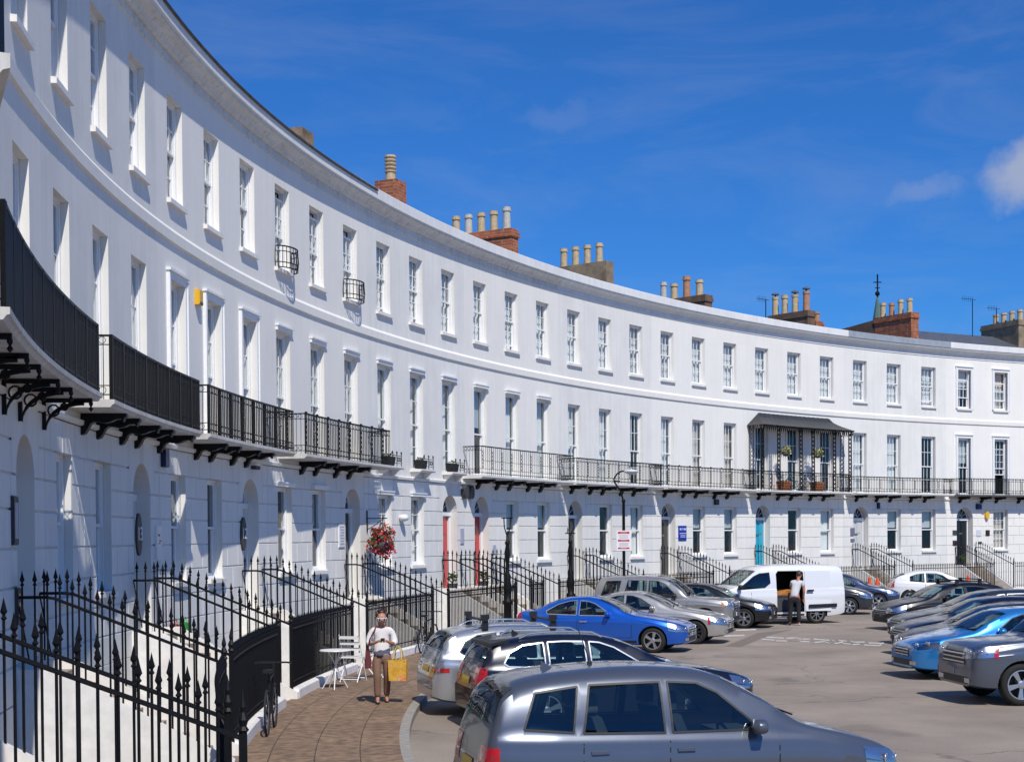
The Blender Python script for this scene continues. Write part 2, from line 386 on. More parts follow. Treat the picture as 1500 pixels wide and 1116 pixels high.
# ------------------------------------------------------------------ iron work
def bar(mb, p, q, w=.014, mi=0): mb.tube([p, q], w*.7, 4, mi, cap=False)
SPEAR = [(.011, 0), (.024, .012), (.012, .03), (.012, .04), (.027, .062), (.016, .1), (0, .17)]
def spear(mb, p, s=1.0): mb.lathe([(r*s, z*s) for r, z in SPEAR], p, 5)
def bracket_solid():
    m = MB(); T = .15
    pr = [(0, 0), (-.68, 0), (-.68, -.055), (-.655, -.06), (-.63, -.125), (-.60, -.08), (-.52, -.09), (-.45, -.125), (-.36, -.145), (-.27, -.13), (-.2, -.12), (-.14, -.16), (-.10, -.24), (-.06, -.30), (0, -.32)]
    m.prism([(-T/2, y, z) for y, z in pr], (T, 0, 0)); return m
def bracket_mesh():
    m = MB(); T = .045
    # local: x along wall, y into wall (negative outward), z up, origin top at wall
    m.box(-T/2, T/2, -.66, 0, -.055, 0); m.box(-T/2, T/2, -.05, 0, -.42, -.055)
    pts = []
    for i in range(9):
        t = i/8*math.pi/2; pts.append((-.05-.50*(1-math.cos(t)), -.40+.34*math.sin(t)))
    for i in range(8):
        (a, b), (c, d) = pts[i], pts[i+1]
        m.hexa([(-T/2, a, b-.03), (T/2, a, b-.03), (T/2, c, d-.03), (-T/2, c, d-.03), (-T/2, a, b+.03), (T/2, a, b+.03), (T/2, c, d+.03), (-T/2, c, d+.03)])
    for cy, cz, r in ((-.15, -.16, .075), (-.29, -.11, .045)):
        m.ring((0, cy, cz), r, .016, Vector((0, 1, 0)), Vector((0, 0, 1)), 10)
    m.lathe([(.0, -.13), (.035, -.09), (.012, -.06), (.03, -.03), (.03, 0)], (0, -.64, -.05), 6)
    return m
BR = None; BRK = [None]
def balcony(house, ka, kb, dep=.72, zt=5.02, rail_h=.95, pitch=.115, style=0, scroll=False, mats=None, bw=.0115):
    org = house.location
    sl = MB(); prof = [(.0, zt-.11), (dep-.06, zt-.11), (dep-.03, zt-.07), (dep, zt-.06), (dep, zt), (0, zt+.004)]
    sweep(sl, ka, kb, prof, ends=True)
    s = sl.build('balcony', mats or SLABM, house, org)
    global BR
    if scroll != BRK[0]: BR = None; BRK[0] = scroll
    ks = []
    for i in range(int(round(kb-ka))+1):
        for o in (-.34, .06):
            k = math.floor(ka+.5)+i+o
            if ka+.05 < k < kb-.05: ks.append(k)
    for k in ks:
        if BR is None: BR = (bracket_mesh() if scroll else bracket_solid()).build('bracket', IRON, s)
        else:
            c = BR.copy(); C.objects.link(c); c.parent = s; BR = c
        BR.location = W(k, zt-.112, 0)-Vector(org); BR.rotation_euler = (0, 0, wang(k))
    r = MB(); n = dep-.05; zb = zt+.004; zr = zt+rail_h
    length = (kb-ka)*2.35*(1-.0)
    def poly(z, rr):
        m = max(4, int((kb-ka)/.12)); r.tube([W(k, z, n) for k in lin(ka+.02, kb-.02, m)], rr, 4)
    poly(zr, .026); poly(zb+.07, .016)
    if style != 2: poly(zr-.13, .011); poly(zb+.2, .011)
    else: poly(zb+rail_h*.5, .008); poly(zb+.2, .009)
    cnt = int(length/pitch); tw = bw if style != 2 else .0085
    t = lambda i: ka+.02+(kb-ka-.04)*i/cnt
    post = max(1, int(round(.82/pitch)))
    for i in range(cnt+1):
        k = t(i); w = tw*(1.8 if i % post == 0 else 1)
        r.tube([W(k, zb, n), W(k, zr, n)], w, 4, cap=False)
        tt, nn = TN(k)
        if style in (0, 1) and i % 2 == 0 and i < cnt:
            km = (t(i)+t(i+1))/2
            r.ring(W(km, zr-.065, n), .05, .006, tt, Vector((0, 0, 1)), 8); r.ring(W(km, zb+.135, n), .055, .006, tt, Vector((0, 0, 1)), 8)
        if i % post == 0 and i < cnt:
            km = t(i)+(t(1)-t(0))*.5; a = (t(1)-t(0))*.5*2.35
            for q in range(5):
                z0 = zb+.2+(rail_h-.33)*q/5; z1 = zb+.2+(rail_h-.33)*(q+1)/5
                P = lambda s_, z_: W(km, z_, n)+tt*s_
                r.tube([P(-a, z0), P(0, (z0+z1)/2), P(-a, z1)], .007, 4, cap=False); r.tube([P(a, z0), P(0, (z0+z1)/2), P(a, z1)], .007, 4, cap=False)
            if style == 1: r.box(-.03, .03, -.02, .02, 0, .05, M=Matrix.Translation(W(km, zr, n)))
    for k in (ka+.02, kb-.02):
        for z, rr in ((zr, .02), (zr-.13, .01), (zb+.2, .01), (zb+.07, .012)): r.tube([W(k, z, .01), W(k, z, n)], rr, 4)
        for j in range(1, 6): r.tube([W(k, zb, n*j/6), W(k, zr, n*j/6)], .007, 4, cap=False)
        for z in (zr-.065, zb+.135):
            tt, nn = TN(k)
            for j in range(5): r.ring(W(k, z, n*(j+.6)/6+.03), .05, .006, nn, Vector((0, 0, 1)), 8)
    r.build('railing', IRON, s, org)
    return s
# stair line: top of treads as a function of distance from the wall
def stair_z(n): return ZD if n < .45 else max(.12, ZD-(n-.45)/2.1*(ZD-.12))
def rail_z(n): return 2.31 if n < .42 else 2.31-(n-.42)*.412
NF = 2.5                      # line of the area railings
def stair_railing(k, label):
    o = W(k, .12, NF)
    t = thing('stair_railing', label, 'railing', o, group='iron railings beside the front steps')
    h = MB(); pts = [W(k, rail_z(n), n) for n in (.02, .2, .36, .46, .6, 1.0, 1.5, NF)]
    h.tube(pts, .02, 6); h.tube([W(k, 2.31, .02), W(k, 1.5, .16)], .012, 4)
    h.build('handrail', IRON, t, o)
    b = MB(); m = 16
    for i in range(m):
        n = .08+(NF-.12)*i/m; p = W(k, stair_z(n)+.1, n); q = W(k, rail_z(n)+.14, n)
        b.tube([p, q], .0135, 5, cap=False); spear(b, q, 1.15)
    b.build('spear_bars', IRON, t, o)
    p = MB(); p.tube([W(k, .12, NF), W(k, 1.5, NF)], .034, 6)
    p.lathe([(.03, 0), (.05, .02), (.03, .05), (.045, .1), (.02, .16), (.03, .2), (0, .34)], W(k, 1.5, NF), 8)
    p.build('end_post', IRON, t, o)
    return t
def area_railing(k0, k1, label):
    o = W((k0+k1)/2, .12, NF)
    t = thing('area_railing', label, 'railing', o, group='iron railings round the basement areas')
    pl = MB(); sweep(pl, k0, k1, [(NF-.13, .0), (NF-.13, .27), (NF-.1, .3), (NF+.1, .3), (NF+.13, .27), (NF+.13, .0)], ends=True)
    pl.build('plinth', SILL, t, o)
    r = MB(); ks = lin(k0+.02, k1-.02, max(3, int((k1-k0)/.12)))
    r.tube([W(k, 1.38, NF) for k in ks], .022, 4); r.tube([W(k, .42, NF) for k in ks], .015, 4)
    r.build('rail', IRON, t, o)
    b = MB(); m = int((k1-k0)*2.35/.125)
    for i in range(m+1):
        k = k0+.03+(k1-k0-.06)*i/m; b.tube([W(k, .29, NF), W(k, 1.44, NF)], .0135, 5, cap=False); spear(b, W(k, 1.44, NF), 1.05)
    b.build('spear_bars', IRON, t, o)
    return t
# ------------------------------------------------------------------ chimneys
def pot(mb, p, kind, h=.75, r=.14):
    if kind == 'louvre':
        pr = [(r*1.0, 0), (r*.95, h*.35)]
        for i in range(4):
            z = h*(.38+.14*i); pr += [(r*1.15, z), (r*1.15, z+.045), (r*.85, z+.05), (r*.85, z+.085)]
        pr += [(r*1.15, h*.93), (r*1.1, h), (r*.7, h)]
    elif kind == 'plain': pr = [(r*1.05, 0), (r*1.0, h*.1), (r*.9, h*.8), (r*1.12, h*.82), (r*1.12, h*.9), (r*1.0, h*.92), (r, h), (r*.75, h), (r*.7, h-.2)]
    else: pr = [(r*1.05, 0), (r*.95, h*.85), (r*1.1, h*.87), (r*1.1, h), (r*.8, h), (r*.75, h-.2)]
    mb.lathe(pr, p, 12)
def chimney(house, k, n0, n1, z1, mat, pots, th=.55, zb=12.0, cap=True):
    """stack on the party wall k running from n0 (front) back to n1"""
    o = house.location; m = MB(); t, nn = TN(k)
    def slab(a, b, w, zz0, zz1):
        P = lambda n, s, z: W(k, z, n)+t*s
        m.hexa([P(a, -w, zz0), P(a, w, zz0), P(b, w, zz0), P(b, -w, zz0), P(a, -w, zz1), P(a, w, zz1), P(b, w, zz1), P(b, -w, zz1)])
    slab(n0, n1, th/2, zb, z1-.3)
    if cap: slab(n0+.05, n1-.05, th/2+.05, z1-.3, z1-.14); slab(n0+.02, n1-.02, th/2+.02, z1-.14, z1)
    else: slab(n0, n1, th/2-.003, z1-.3, z1)
    c = m.build('chimney', mat, house, o)
    for n, kind, h, r, pm in pots:
        q = MB(); pot(q, W(k, z1-.02, n), kind, h, r); q.build('chimney_pot', pm, c, o, smooth=False)
        if kind == 'cowl':
            q = MB(); q.lathe([(.05, 0), (.05, .12), (.2, .13), (.17, .2), (0, .26)], W(k, z1+h-.04, n), 8); q.build('cowl', SLATE, c, o)
    return c
SLABM = stucco('balcony slab paint', (.66, .64, .6), .25, .3)
SLABL = stucco('balcony slab white paint', (.78, .77, .74), .15, .15)
SLABD = simple('balcony slab dark', (.16, .16, .17), .6)
DM = {n: simple(n+' door paint', c, .3, coat=.4) for n, c in dict(white=(.7, .7, .7), grey=(.36, .37, .39), black=(.008, .008, .01), red=(.55, .015, .02), darkbrown=(.05, .045, .042), turquoise=(.02, .36, .52), palegrey=(.55, .56, .57), charcoal=(.03, .032, .035)).items()}
# ------------------------------------------------------------------ one house of the crescent
HOUSES = {}
def house(d, left, name_label, dmat, f2, f1, gf, parapet=None, corn=None, roof_h=13.1, end0=False, end1=False):
    ka, kb = (d-2.3, d+.7) if left else (d-.3, d+2.7)
    bays = [d-2, d-1, d] if left else [d, d+1, d+2]
    mid = (ka+kb)/2; o = W(mid, 0, 0); o.z = 0
    h = thing('terraced_house', name_label, 'house', o, group='houses of the white crescent')
    HOUSES[d] = h
    h1 = [(k, k+OW, Z1, Z1T) for k in bays]; h2 = [(k, k+.41, Z2, Z2T) for k in bays]
    gw = [(k, k+OW, ZG, ZGT) for k in bays if k != d]
    m = MB(); panel(m, ka, kb, 4.72, 12.0, 0, h1+h2)
    for q in h1+h2: reveal(m, *q, 0, .17)
    # ground floor: recessed ground, arch, blocks
    dk0, dk1 = d+.215-.53/2.35, d+.215+.53/2.35; pk0, pk1 = d+.215-.79/2.35, d+.215+.79/2.35
    panel(m, ka, kb, 1.0, 4.72, -.035, gw+[(dk0, dk1, ZD, 3.82), (pk0, pk1, 3.82, 4.72)])
    arch_panel(m, d+.215, -.035, [(0, 180)])
    arch_panel(m, d+.215, 0, [(1.2, 83), (84.2, 95.8), (97, 178.8)])
    for q in gw: reveal(m, *q, 0, .17)
    reveal(m, dk0, dk1, ZD, 3.82, 0, .34, sides='lrb')
    for i in range(16):
        a, b = math.pi*i/16, math.pi*(i+1)/16; kc = d+.215
        P = lambda t, n: W(kc+.53*math.cos(t)/2.35, 3.82+.53*math.sin(t), n)
        m.quad(P(a, 0), P(b, 0), P(b, -.36), P(a, -.36))
    for ci in range(len(ZL)-1):
        z0, z1 = ZL[ci], ZL[ci+1]; odd = ci % 2
        if z0 >= ZGT-.01: op = [(pk0, pk1)]
        elif z1 <= ZG: op = [(dk0, dk1)]
        else: op = sorted([(a, b) for a, b, _, _ in gw]+[(pk0, pk1) if z0 >= 3.82 else (dk0, dk1)])
        cur = ka; spans = []
        for a, b in op: spans.append((cur, a)); cur = b
        spans.append((cur, kb))
        for a, b in spans:
            Ln = b-a
            if Ln < .02: continue
            nb = max(1, int(round(Ln/.32))) if Ln > .45 else 1
            js = lin(a, b, nb)
            if odd and nb > 1:
                st = (b-a)/nb; js = [a]+[a+st*(i+.5) for i in range(nb)]+[b]
            for p, q in zip(js[:-1], js[1:]):
                g0 = .011 if p > a+1e-6 or abs(a-ka) < 1e-6 or (z0 >= 3.8 and abs(a-pk1) < 1e-6) else 0
                g1 = .011 if q < b-1e-6 or abs(b-kb) < 1e-6 or (z0 >= 3.8 and abs(b-pk0) < 1e-6) else 0
                block(m, p, q, z0, z1, g0, g1)
        if z0 < ZG < z1:
            for a, b, _, _ in gw: block(m, a, b, z0, ZG-.02, 0, 0)
    panel(m, ka, kb, -2.2, 1.0, .01, [])
    sweep(m, ka, kb, [(.01, 1.0), (-.035, 1.001)])
    m.build('wall', [WHITES[(d*7//3) % 3]], h, o)
    c = MB(); sweep(c, ka, kb, [(0, 4.72), (.05, 4.735), (.06, 4.80), (0, 4.82)]); c.build('ledge', WHITE, h, o)
    c = MB(); sweep(c, ka, kb, [(0, 8.64), (.05, 8.65), (.055, 8.84), (0, 8.92)]); c.build('string_course', WHITE, h, o)
    c = MB(); sweep(c, ka, kb, [(0, 11.97), (.03, 11.985), (.03, 12.03), (0, 12.045), (0, 12.17), (.05, 12.18), (.08, 12.22), (.11, 12.23), (.13, 12.28), (.19, 12.33), (.27, 12.36), (.29, 12.37), (.29, 12.425)])
    c.build('cornice', corn or CORN, h, o)
    c = MB(); sweep(c, ka, kb, [(.29, 12.425), (.335, 12.44), (.335, 12.71), (.31, 12.73), (-.05, 12.76), (-.3, 12.72), (-.32, 12.4)], ends=False); c.build('parapet', parapet or CORNW, h, o)
    if d <= 9:
        c = MB(); sweep(c, ka, kb, [(.336, 12.66), (.35, 12.63), (.375, 12.63), (.385, 12.67), (.37, 12.69), (.34, 12.69)], closed=True); c.build('shadow_strip', simple('stained black gutter', (.09, .08, .065), .7, noise=.5, nscale=3), h, o)  # thin dark strip: parapet edge stain and shadow line put into its colour
    c = MB(); sweep(c, ka, kb, [(-.32, 12.4), (-4.4, roof_h), (-8.6, 12.2)], step=.5); ro = c.build('roof', SLATE, h, o)
    c = MB(); sweep(c, ka, kb, [(-8.6, -2.0), (-8.6, 12.2)], step=.5)
    for k in ([ka] if end0 else [])+([kb] if end1 else []):
        c.add([W(k, -2, 0), W(k, 12.6, 0), W(k, 12.6, -.3), W(k, roof_h, -4.4), W(k, 12.2, -8.6), W(k, -2, -8.6)], [tuple(range(6))])
    c.build('rear_wall', RENDER, h, o)
    if roof_h > 13.5:
        c = MB()
        for k in (ka+.01, kb-.01): c.add([W(k, 12.3, -.4), W(k, roof_h-.01, -4.4), W(k, 12.2, -8.5)], [(0, 1, 2)])
        c.build('gable', DRENDER, h, o)
    for k, kw in zip(bays, f2): window(h, k, 'second', Z2, .41*2.35, Z2T-Z2, **kw)
    for k, kw in zip(bays, f1): window(h, k, 'first', Z1, OW*2.35, Z1T-Z1, sill=False, meet=.47, **kw)
    g = iter(gf)
    for k in bays:
        if k == d: door(h, k, DM[dmat])
        else: window(h, k, 'ground', ZG, OW*2.35, ZGT-ZG, **next(g))
    # front steps over the basement area
    kc = d+.215; hwk = .60/2.35
    s = MB(); nr = 7; prof = [(.0, -.3), (.0, ZD-.02)]; n = .45; z = ZD-.02
    prof = [(-.38, ZD-.2), (-.38, ZD-.015), (n, ZD-.015)]; run = 2.1/nr; rise = (ZD-.12)/nr
    for i in range(nr):
        z -= rise; prof += [(n, z), (n+run if i < nr-1 else n+run, z)]; n += run
    prof += [(n, .0), (.45, -.2)]
    sweep(s, kc-hwk, kc+hwk, prof, step=.6, closed=True, ends=True)
    st = s.build('front_steps', STONE, h, o)
    for sg in (-1, 1):
        s = MB(); k0, k1 = sorted((kc+sg*hwk, kc+sg*(hwk+.13/2.35)))
        sweep(s, k0, k1, [(.002, -2.0), (.002, ZD+.1), (.47, ZD+.1), (2.62, .24), (2.62, -.05), (1.9, -.3), (1.4, -2.0)], step=.6, closed=True, ends=True)
        s.build('string_wall', SILL, st, o)
    return h
w = dict
D = w(style='d'); Nn = w(style=''); RR = w(style='r'); FF = w(style='f'); BB = w(style='b'); CC = w(style='c'); LL = w(style='l')
def T(a, **k): b = dict(a); b.update(k); return b
pl = lambda a: T(a, cols=1, rows=1)
house(-3, True, 'shadowed white house nearest the camera at the left edge, mostly out of the picture', 'white', [D, D, D], [D, D, D], [pl(Nn), pl(Nn)], end0=True)
house(0, True, 'far left white house with scrolled iron brackets under its dark balcony', 'white', [D, Nn, D], [D, RR, D], [pl(Nn), pl(D)])
house(3, True, 'white house with plain deep windows behind the second dense black balcony', 'grey', [LL, D, RR], [Nn, RR, BB], [pl(FF), pl(BB)])
house(6, True, 'white house whose three balcony windows have moulded white architraves', 'white', [D, RR, FF], [T(RR, trim='arch'), T(D, trim='arch'), T(D, trim='arch')], [pl(LL), pl(Nn)])
house(9, True, 'white house with two iron basket balconies on its top windows', 'black', [T(D, drop=.18), T(D, drop=.14), T(RR, drop=.18)], [T(D, trim='hood'), T(D, trim='hood'), T(D, trim='hood')], [T(pl(Nn), trim='smallhood'), T(pl(BB), trim='smallhood')])
house(12, True, 'white house with three black planters on sills and the left red door', 'red', [T(D, lift=.1), T(RR, lift=.14), D], [T(RR, trim='hood', cols=1, rows=1), T(FF, trim='hood', cols=1, rows=2), T(FF, trim='hood', cols=1, rows=2)], [T(D, trim='smallhood'), T(D, trim='smallhood', cols=2)])
house(13, False, 'white crescent house with a thin railed white balcony and the right red door', 'red', [RR, T(RR, lift=.12), RR], [T(BB, trim='smallhood', cols=1, rows=1), T(D, trim='smallhood', cols=1, rows=1), T(D, trim='smallhood', cols=1, rows=1)], [pl(BB), pl(BB)])
house(16, False, 'white crescent house with a charcoal door behind the old cast iron lamp standard', 'charcoal', [RR, RR, D], [D, RR, LL], [pl(Nn), pl(D)], corn=CORNW)
house(19, False, 'white crescent house with cream curtained balcony windows and a square blue plaque', 'darkbrown', [D, RR, RR], [FF, CC, CC], [pl(BB), pl(BB)], corn=CORNW)
house(22, False, 'white crescent house with the turquoise door under a tented black verandah', 'turquoise', [RR, RR, RR], [Nn, Nn, Nn], [pl(Nn), pl(RR)], corn=CORNW)
house(25, False, 'white crescent house with a pale grey door and a grey lead parapet', 'palegrey', [RR, RR, T(RR, lift=.2)], [FF, FF, T(Nn)], [pl(BB), pl(BB)], parapet=LEAD, corn=CORNW)
house(28, False, 'white house with black door and moulded window surrounds on both upper floors', 'black', [T(BB, trim='arch', drop=.45), T(CC, trim='arch', drop=.5), T(D, trim='arch')], [T(BB, trim='arch'), T(Nn, trim='arch', lift=1.0), T(D, trim='arch')], [T(CC), T(D)], roof_h=14.05, corn=CORNW)
house(31, False, 'last white crescent house beyond the right edge of the picture', 'white', [D, D, D], [D, D, D], [pl(D), pl(D)], corn=CORNW, end1=True)
H = HOUSES
balcony(H[-3], -5.1, -2.75, rail_h=.92, scroll=True, bw=.02, pitch=.1)
balcony(H[0], -2.3, .84, rail_h=.92, scroll=True, bw=.02, pitch=.1); balcony(H[3], 1.20, 3.84, rail_h=.92, bw=.02, pitch=.1); balcony(H[6], 4.08, 6.68, rail_h=.92, style=0, bw=.015); balcony(H[9], 7.02, 9.70, rail_h=.95, style=1, bw=.014)
balcony(H[13], 12.62, 15.64, rail_h=.92, pitch=.15, style=2, mats=SLABL); balcony(H[16], 15.74, 18.62, rail_h=.86, mats=SLABL); balcony(H[19], 18.74, 21.62, rail_h=.84, style=1, mats=SLABL)
balcony(H[22], 21.74, 24.62, rail_h=.84, mats=SLABL); balcony(H[25], 24.74, 27.62, rail_h=.76, mats=SLABL); balcony(H[28], 27.76, 30.66, rail_h=.8, mats=SLABD); balcony(H[31], 30.76, 33.6, rail_h=.8, mats=SLABD)
# balcony ends up higher on the left houses: window guards on house 9, planters on house 12
def window_guard(hs, k):
    o = hs.location; m = MB(); kc = k+.205; t, n = TN(kc); z0, z1 = Z2-.02, Z2+.48
    P = lambda a, z, s=1: W(kc, z, .03)+t*(.54*math.cos(a)*s)+n*(.30*math.sin(a)*s)
    for z, r in ((z1, .02), (z0+.12, .014), (z1-.12, .012), (z0, .016)): m.tube([P(math.pi*i/12, z) for i in range(13)], r, 4)
    for i in range(13):
        a = math.pi*i/12; m.tube([P(a, z0), P(a, z0+.2, 1.06), P(a, z1)], .011, 4)
    m.build('basket_balcony', IRON, hs, o)
window_guard(H[9], 7); window_guard(H[9], 9)
# verandah on house 22
def verandah(hs):
    o = hs.location; k0, k1 = 21.72, 24.62; m = MB(); prof = []
    for i in range(7):
        s = i/6; prof.append((.02+.86*s, 8.50-.62*s**.62+.02*s))
    n0 = 16; L = len(prof); vs = []
    for j in range(n0*2+1):
        f = j/(n0*2)
        for i, (n, z) in enumerate(prof):
            s = i/6; ka = k0+.36*(1-s); kb = k1-.36*(1-s)
            rib = .012 if j % 2 else 0
            vs.append(W(ka+(kb-ka)*f, z+rib, n))
    m.add(vs, [(j*L+i, (j+1)*L+i, (j+1)*L+i+1, j*L+i+1) for j in range(n0*2) for i in range(L-1)])
    for j0, kk, s0 in ((0, k0, 1), (n0*2, k1, -1)):
        vs2 = [W(kk+s0*.36, 8.5, .02)]+[W(kk+s0*.36*(1-i/6), prof[i][1], prof[i][0]) for i in range(7)]+[W(kk, prof[-1][1], .02)]
        m.add(vs2, [tuple(range(len(vs2)))])
    can = m.build('verandah_canopy', simple('black zinc', (.035, .036, .04), .45, noise=.25, nscale=4), hs, o)
    v = MB(); zb = prof[-1][1]
    sweep(v, k0+.02, k1-.02, [(.84, zb-.03), (.84, zb+.02), (.8, zb+.02), (.8, zb-.03)], closed=True, ends=True)
    cnt = 46
    for i in range(cnt):
        k = k0+.03+(k1-k0-.06)*(i+.5)/cnt; t, n = TN(k); P = lambda s, z: W(k, z, .82)+t*s
        v.tube([P(-.06, zb), P(0, zb-.24), P(.06, zb)], .018, 4); v.ring(P(0, zb-.09), .04, .013, t, Vector((0, 0, 1)), 6); v.tube([P(0, zb-.24), P(0, zb-.33)], .008, 4)
    for kk in (k0+.03, k1-.03):
        for i in range(6):
            n1 = .1+.12*i; t, n = TN(kk); P = lambda s, z: W(kk, z, n1)+n*s
            v.tube([P(-.06, zb), P(0, zb-.24), P(.06, zb)], .012, 4)
    v.build('valance', IRON, can, o)
    for ka in (21.76, 22.28, 22.98, 23.36, 24.02, 24.5):
        q = MB(); t, n = TN(ka); wv = .2; zt = zb
        P = lambda s, z: W(ka, z, .70)+t*s
        q.tube([P(0, 5.02), P(0, zt)], .03, 4); q.tube([P(wv, 5.02), P(wv, zt)], .03, 4)
        for j in range(14):
            z0 = 5.1+(zt-5.2)*j/14; z1 = 5.1+(zt-5.2)*(j+1)/14
            q.tube([P(0, z0), P(wv, z1)], .017, 4); q.tube([P(wv, z0), P(0, z1)], .017, 4)
        q.build('lattice_post', IRON, can, o)
    for kk in (k0+.05, k1-.05):
        q = MB(); t, n = TN(kk); P = lambda s, z: W(kk, z, .08)+n*s
        q.tube([P(0, 5.02), P(0, zb)], .018, 4); q.tube([P(.2, 5.02), P(.2, zb)], .018, 4)
        for j in range(14):
            z0 = 5.1+(zb-5.2)*j/14; z1 = 5.1+(zb-5.2)*(j+1)/14
            q.tube([P(0, z0), P(.2, z1)], .01, 4); q.tube([P(.2, z0), P(0, z1)], .01, 4)
        q.build('lattice_post', IRON, can, o)
verandah(H[22])
# chimneys on the party walls
RB, RD, GD = RBRICK, RENDER, DRENDER
chimney(H[9], 9.7, -1.75, -2.55, 14.5, simple('mossy stone', (.24, .17, .11), .95, noise=.5, nscale=3), [], th=.8, cap=False)
chimney(H[12], 12.7, -2.25, -3.05, 14.75, RB, [(-2.65, 'louvre', .88, .17, OCHRE)], th=.7, cap=False)
chimney(H[12], 12.62, -3.5, -3.9, 14.25, RB, [(-3.7, 'louvre', .5, .15, OCHRE)], th=.5, cap=False)
chimney(H[13], 15.7, -1.82, -4.51, 14.45, RB, [(-2.15-.56*i, 'plain', .78+(.08 if i == 0 else 0), .15, (GREYP, OCHRE, OCHRE, GREYP, OCHRE)[i]) for i in range(5)])
chimney(H[16], 18.7, -1.98, -4.72, 14.38, RD, [(-2.5-.6*i, 'plain', .82, .15, OCHRE) for i in range(4)], cap=False)
chimney(H[19], 21.7, -2.0, -4.1, 13.9, GD, [(-2.5-.72*i, 'plain', (.75, 1.0, .75, .85)[i], .17, (OCHRE, TERRA, OCHRE, OCHRE)[i]) for i in range(3)]+[(-4.55, 'plain', .9, .15, GREYP)])
chimney(H[22], 24.7, -1.9, -4.4, 13.95, GD, [(-2.2, 'cowl', .98, .16, TERRA), (-2.9, 'cowl', .9, .16, OCHRE), (-3.55, 'plain', .98, .16, OCHRE), (-4.15, 'cowl', .95, .16, OCHRE)])
chimney(H[25], 25.7, -3.6, -4.9, 13.85, RB, [(-3.8, 'plain', .5, .16, TERRA), (-4.3, 'plain', .45, .15, TERRA), (-4.75, 'plain', .42, .14, OCHRE)])
chimney(H[25], 27.7, -2.05, -4.6, 14.55, RB, [(-2.4-.62*i, 'plain', (.78, .8, .7, .8)[i], .15, (OCHRE, OCHRE, TERRA, OCHRE)[i]) for i in range(4)])
chimney(H[28], 28.9, -5.6, -7.2, 14.45, GD, [(-5.8-.45*i, 'plain', .5, .15, OCHRE) for i in range(3)]+[(-7.0, 'louvre', .75, .17, OCHRE)], zb=11)
chimney(H[28], 30.7, -2.4, -5.3, 14.75, RD, [(-2.7-.62*i, 'plain', .6, .16, OCHRE) for i in range(4)], th=.8)
m = MB(); pw = [(-4.7, 12.0), (-4.7, 14.45), (-8.4, 14.15), (-8.4, 12)]
m.prism([W(27.6, z, n) for n, z in pw], TN(27.6)[0]*.35); m.build('party_wall', GD, H[25], H[25].location)
# stair and area railings
ORD = [-3, 0, 3, 6, 9, 12, 13, 16, 19, 22, 25, 28, 31]
DN = {-3: 'hidden door at the left edge', 0: 'white door below the scrolled brackets', 3: 'grey door beside the number thirteen plate', 6: 'white door beside the number twelve plate', 9: 'black door by the flower basket', 12: 'left red door', 13: 'right red door', 16: 'charcoal door behind the lamp standard', 19: 'brown door left of the blue sign', 22: 'turquoise door', 25: 'pale grey door behind the van', 28: 'black door at the far right', 31: 'last door at the right edge'}
for d in ORD:
    kc = d+.215; q = .66/2.35
    stair_railing(kc-q, 'black stair railing on the left side of the '+DN[d])
    stair_railing(kc+q, 'black stair railing on the right side of the '+DN[d])
edges = []
for a, b in zip(ORD[:-1], ORD[1:]):
    k0, k1 = a+.215+.72/2.35, b+.215-.72/2.35
    if k1-k0 < .2: continue
    sh = lambda s: ' '.join(s.replace(' beside the', ' by the').split()[:7])
    area_railing(k0, k1, 'area railing right of the steps to the '+DN[a])
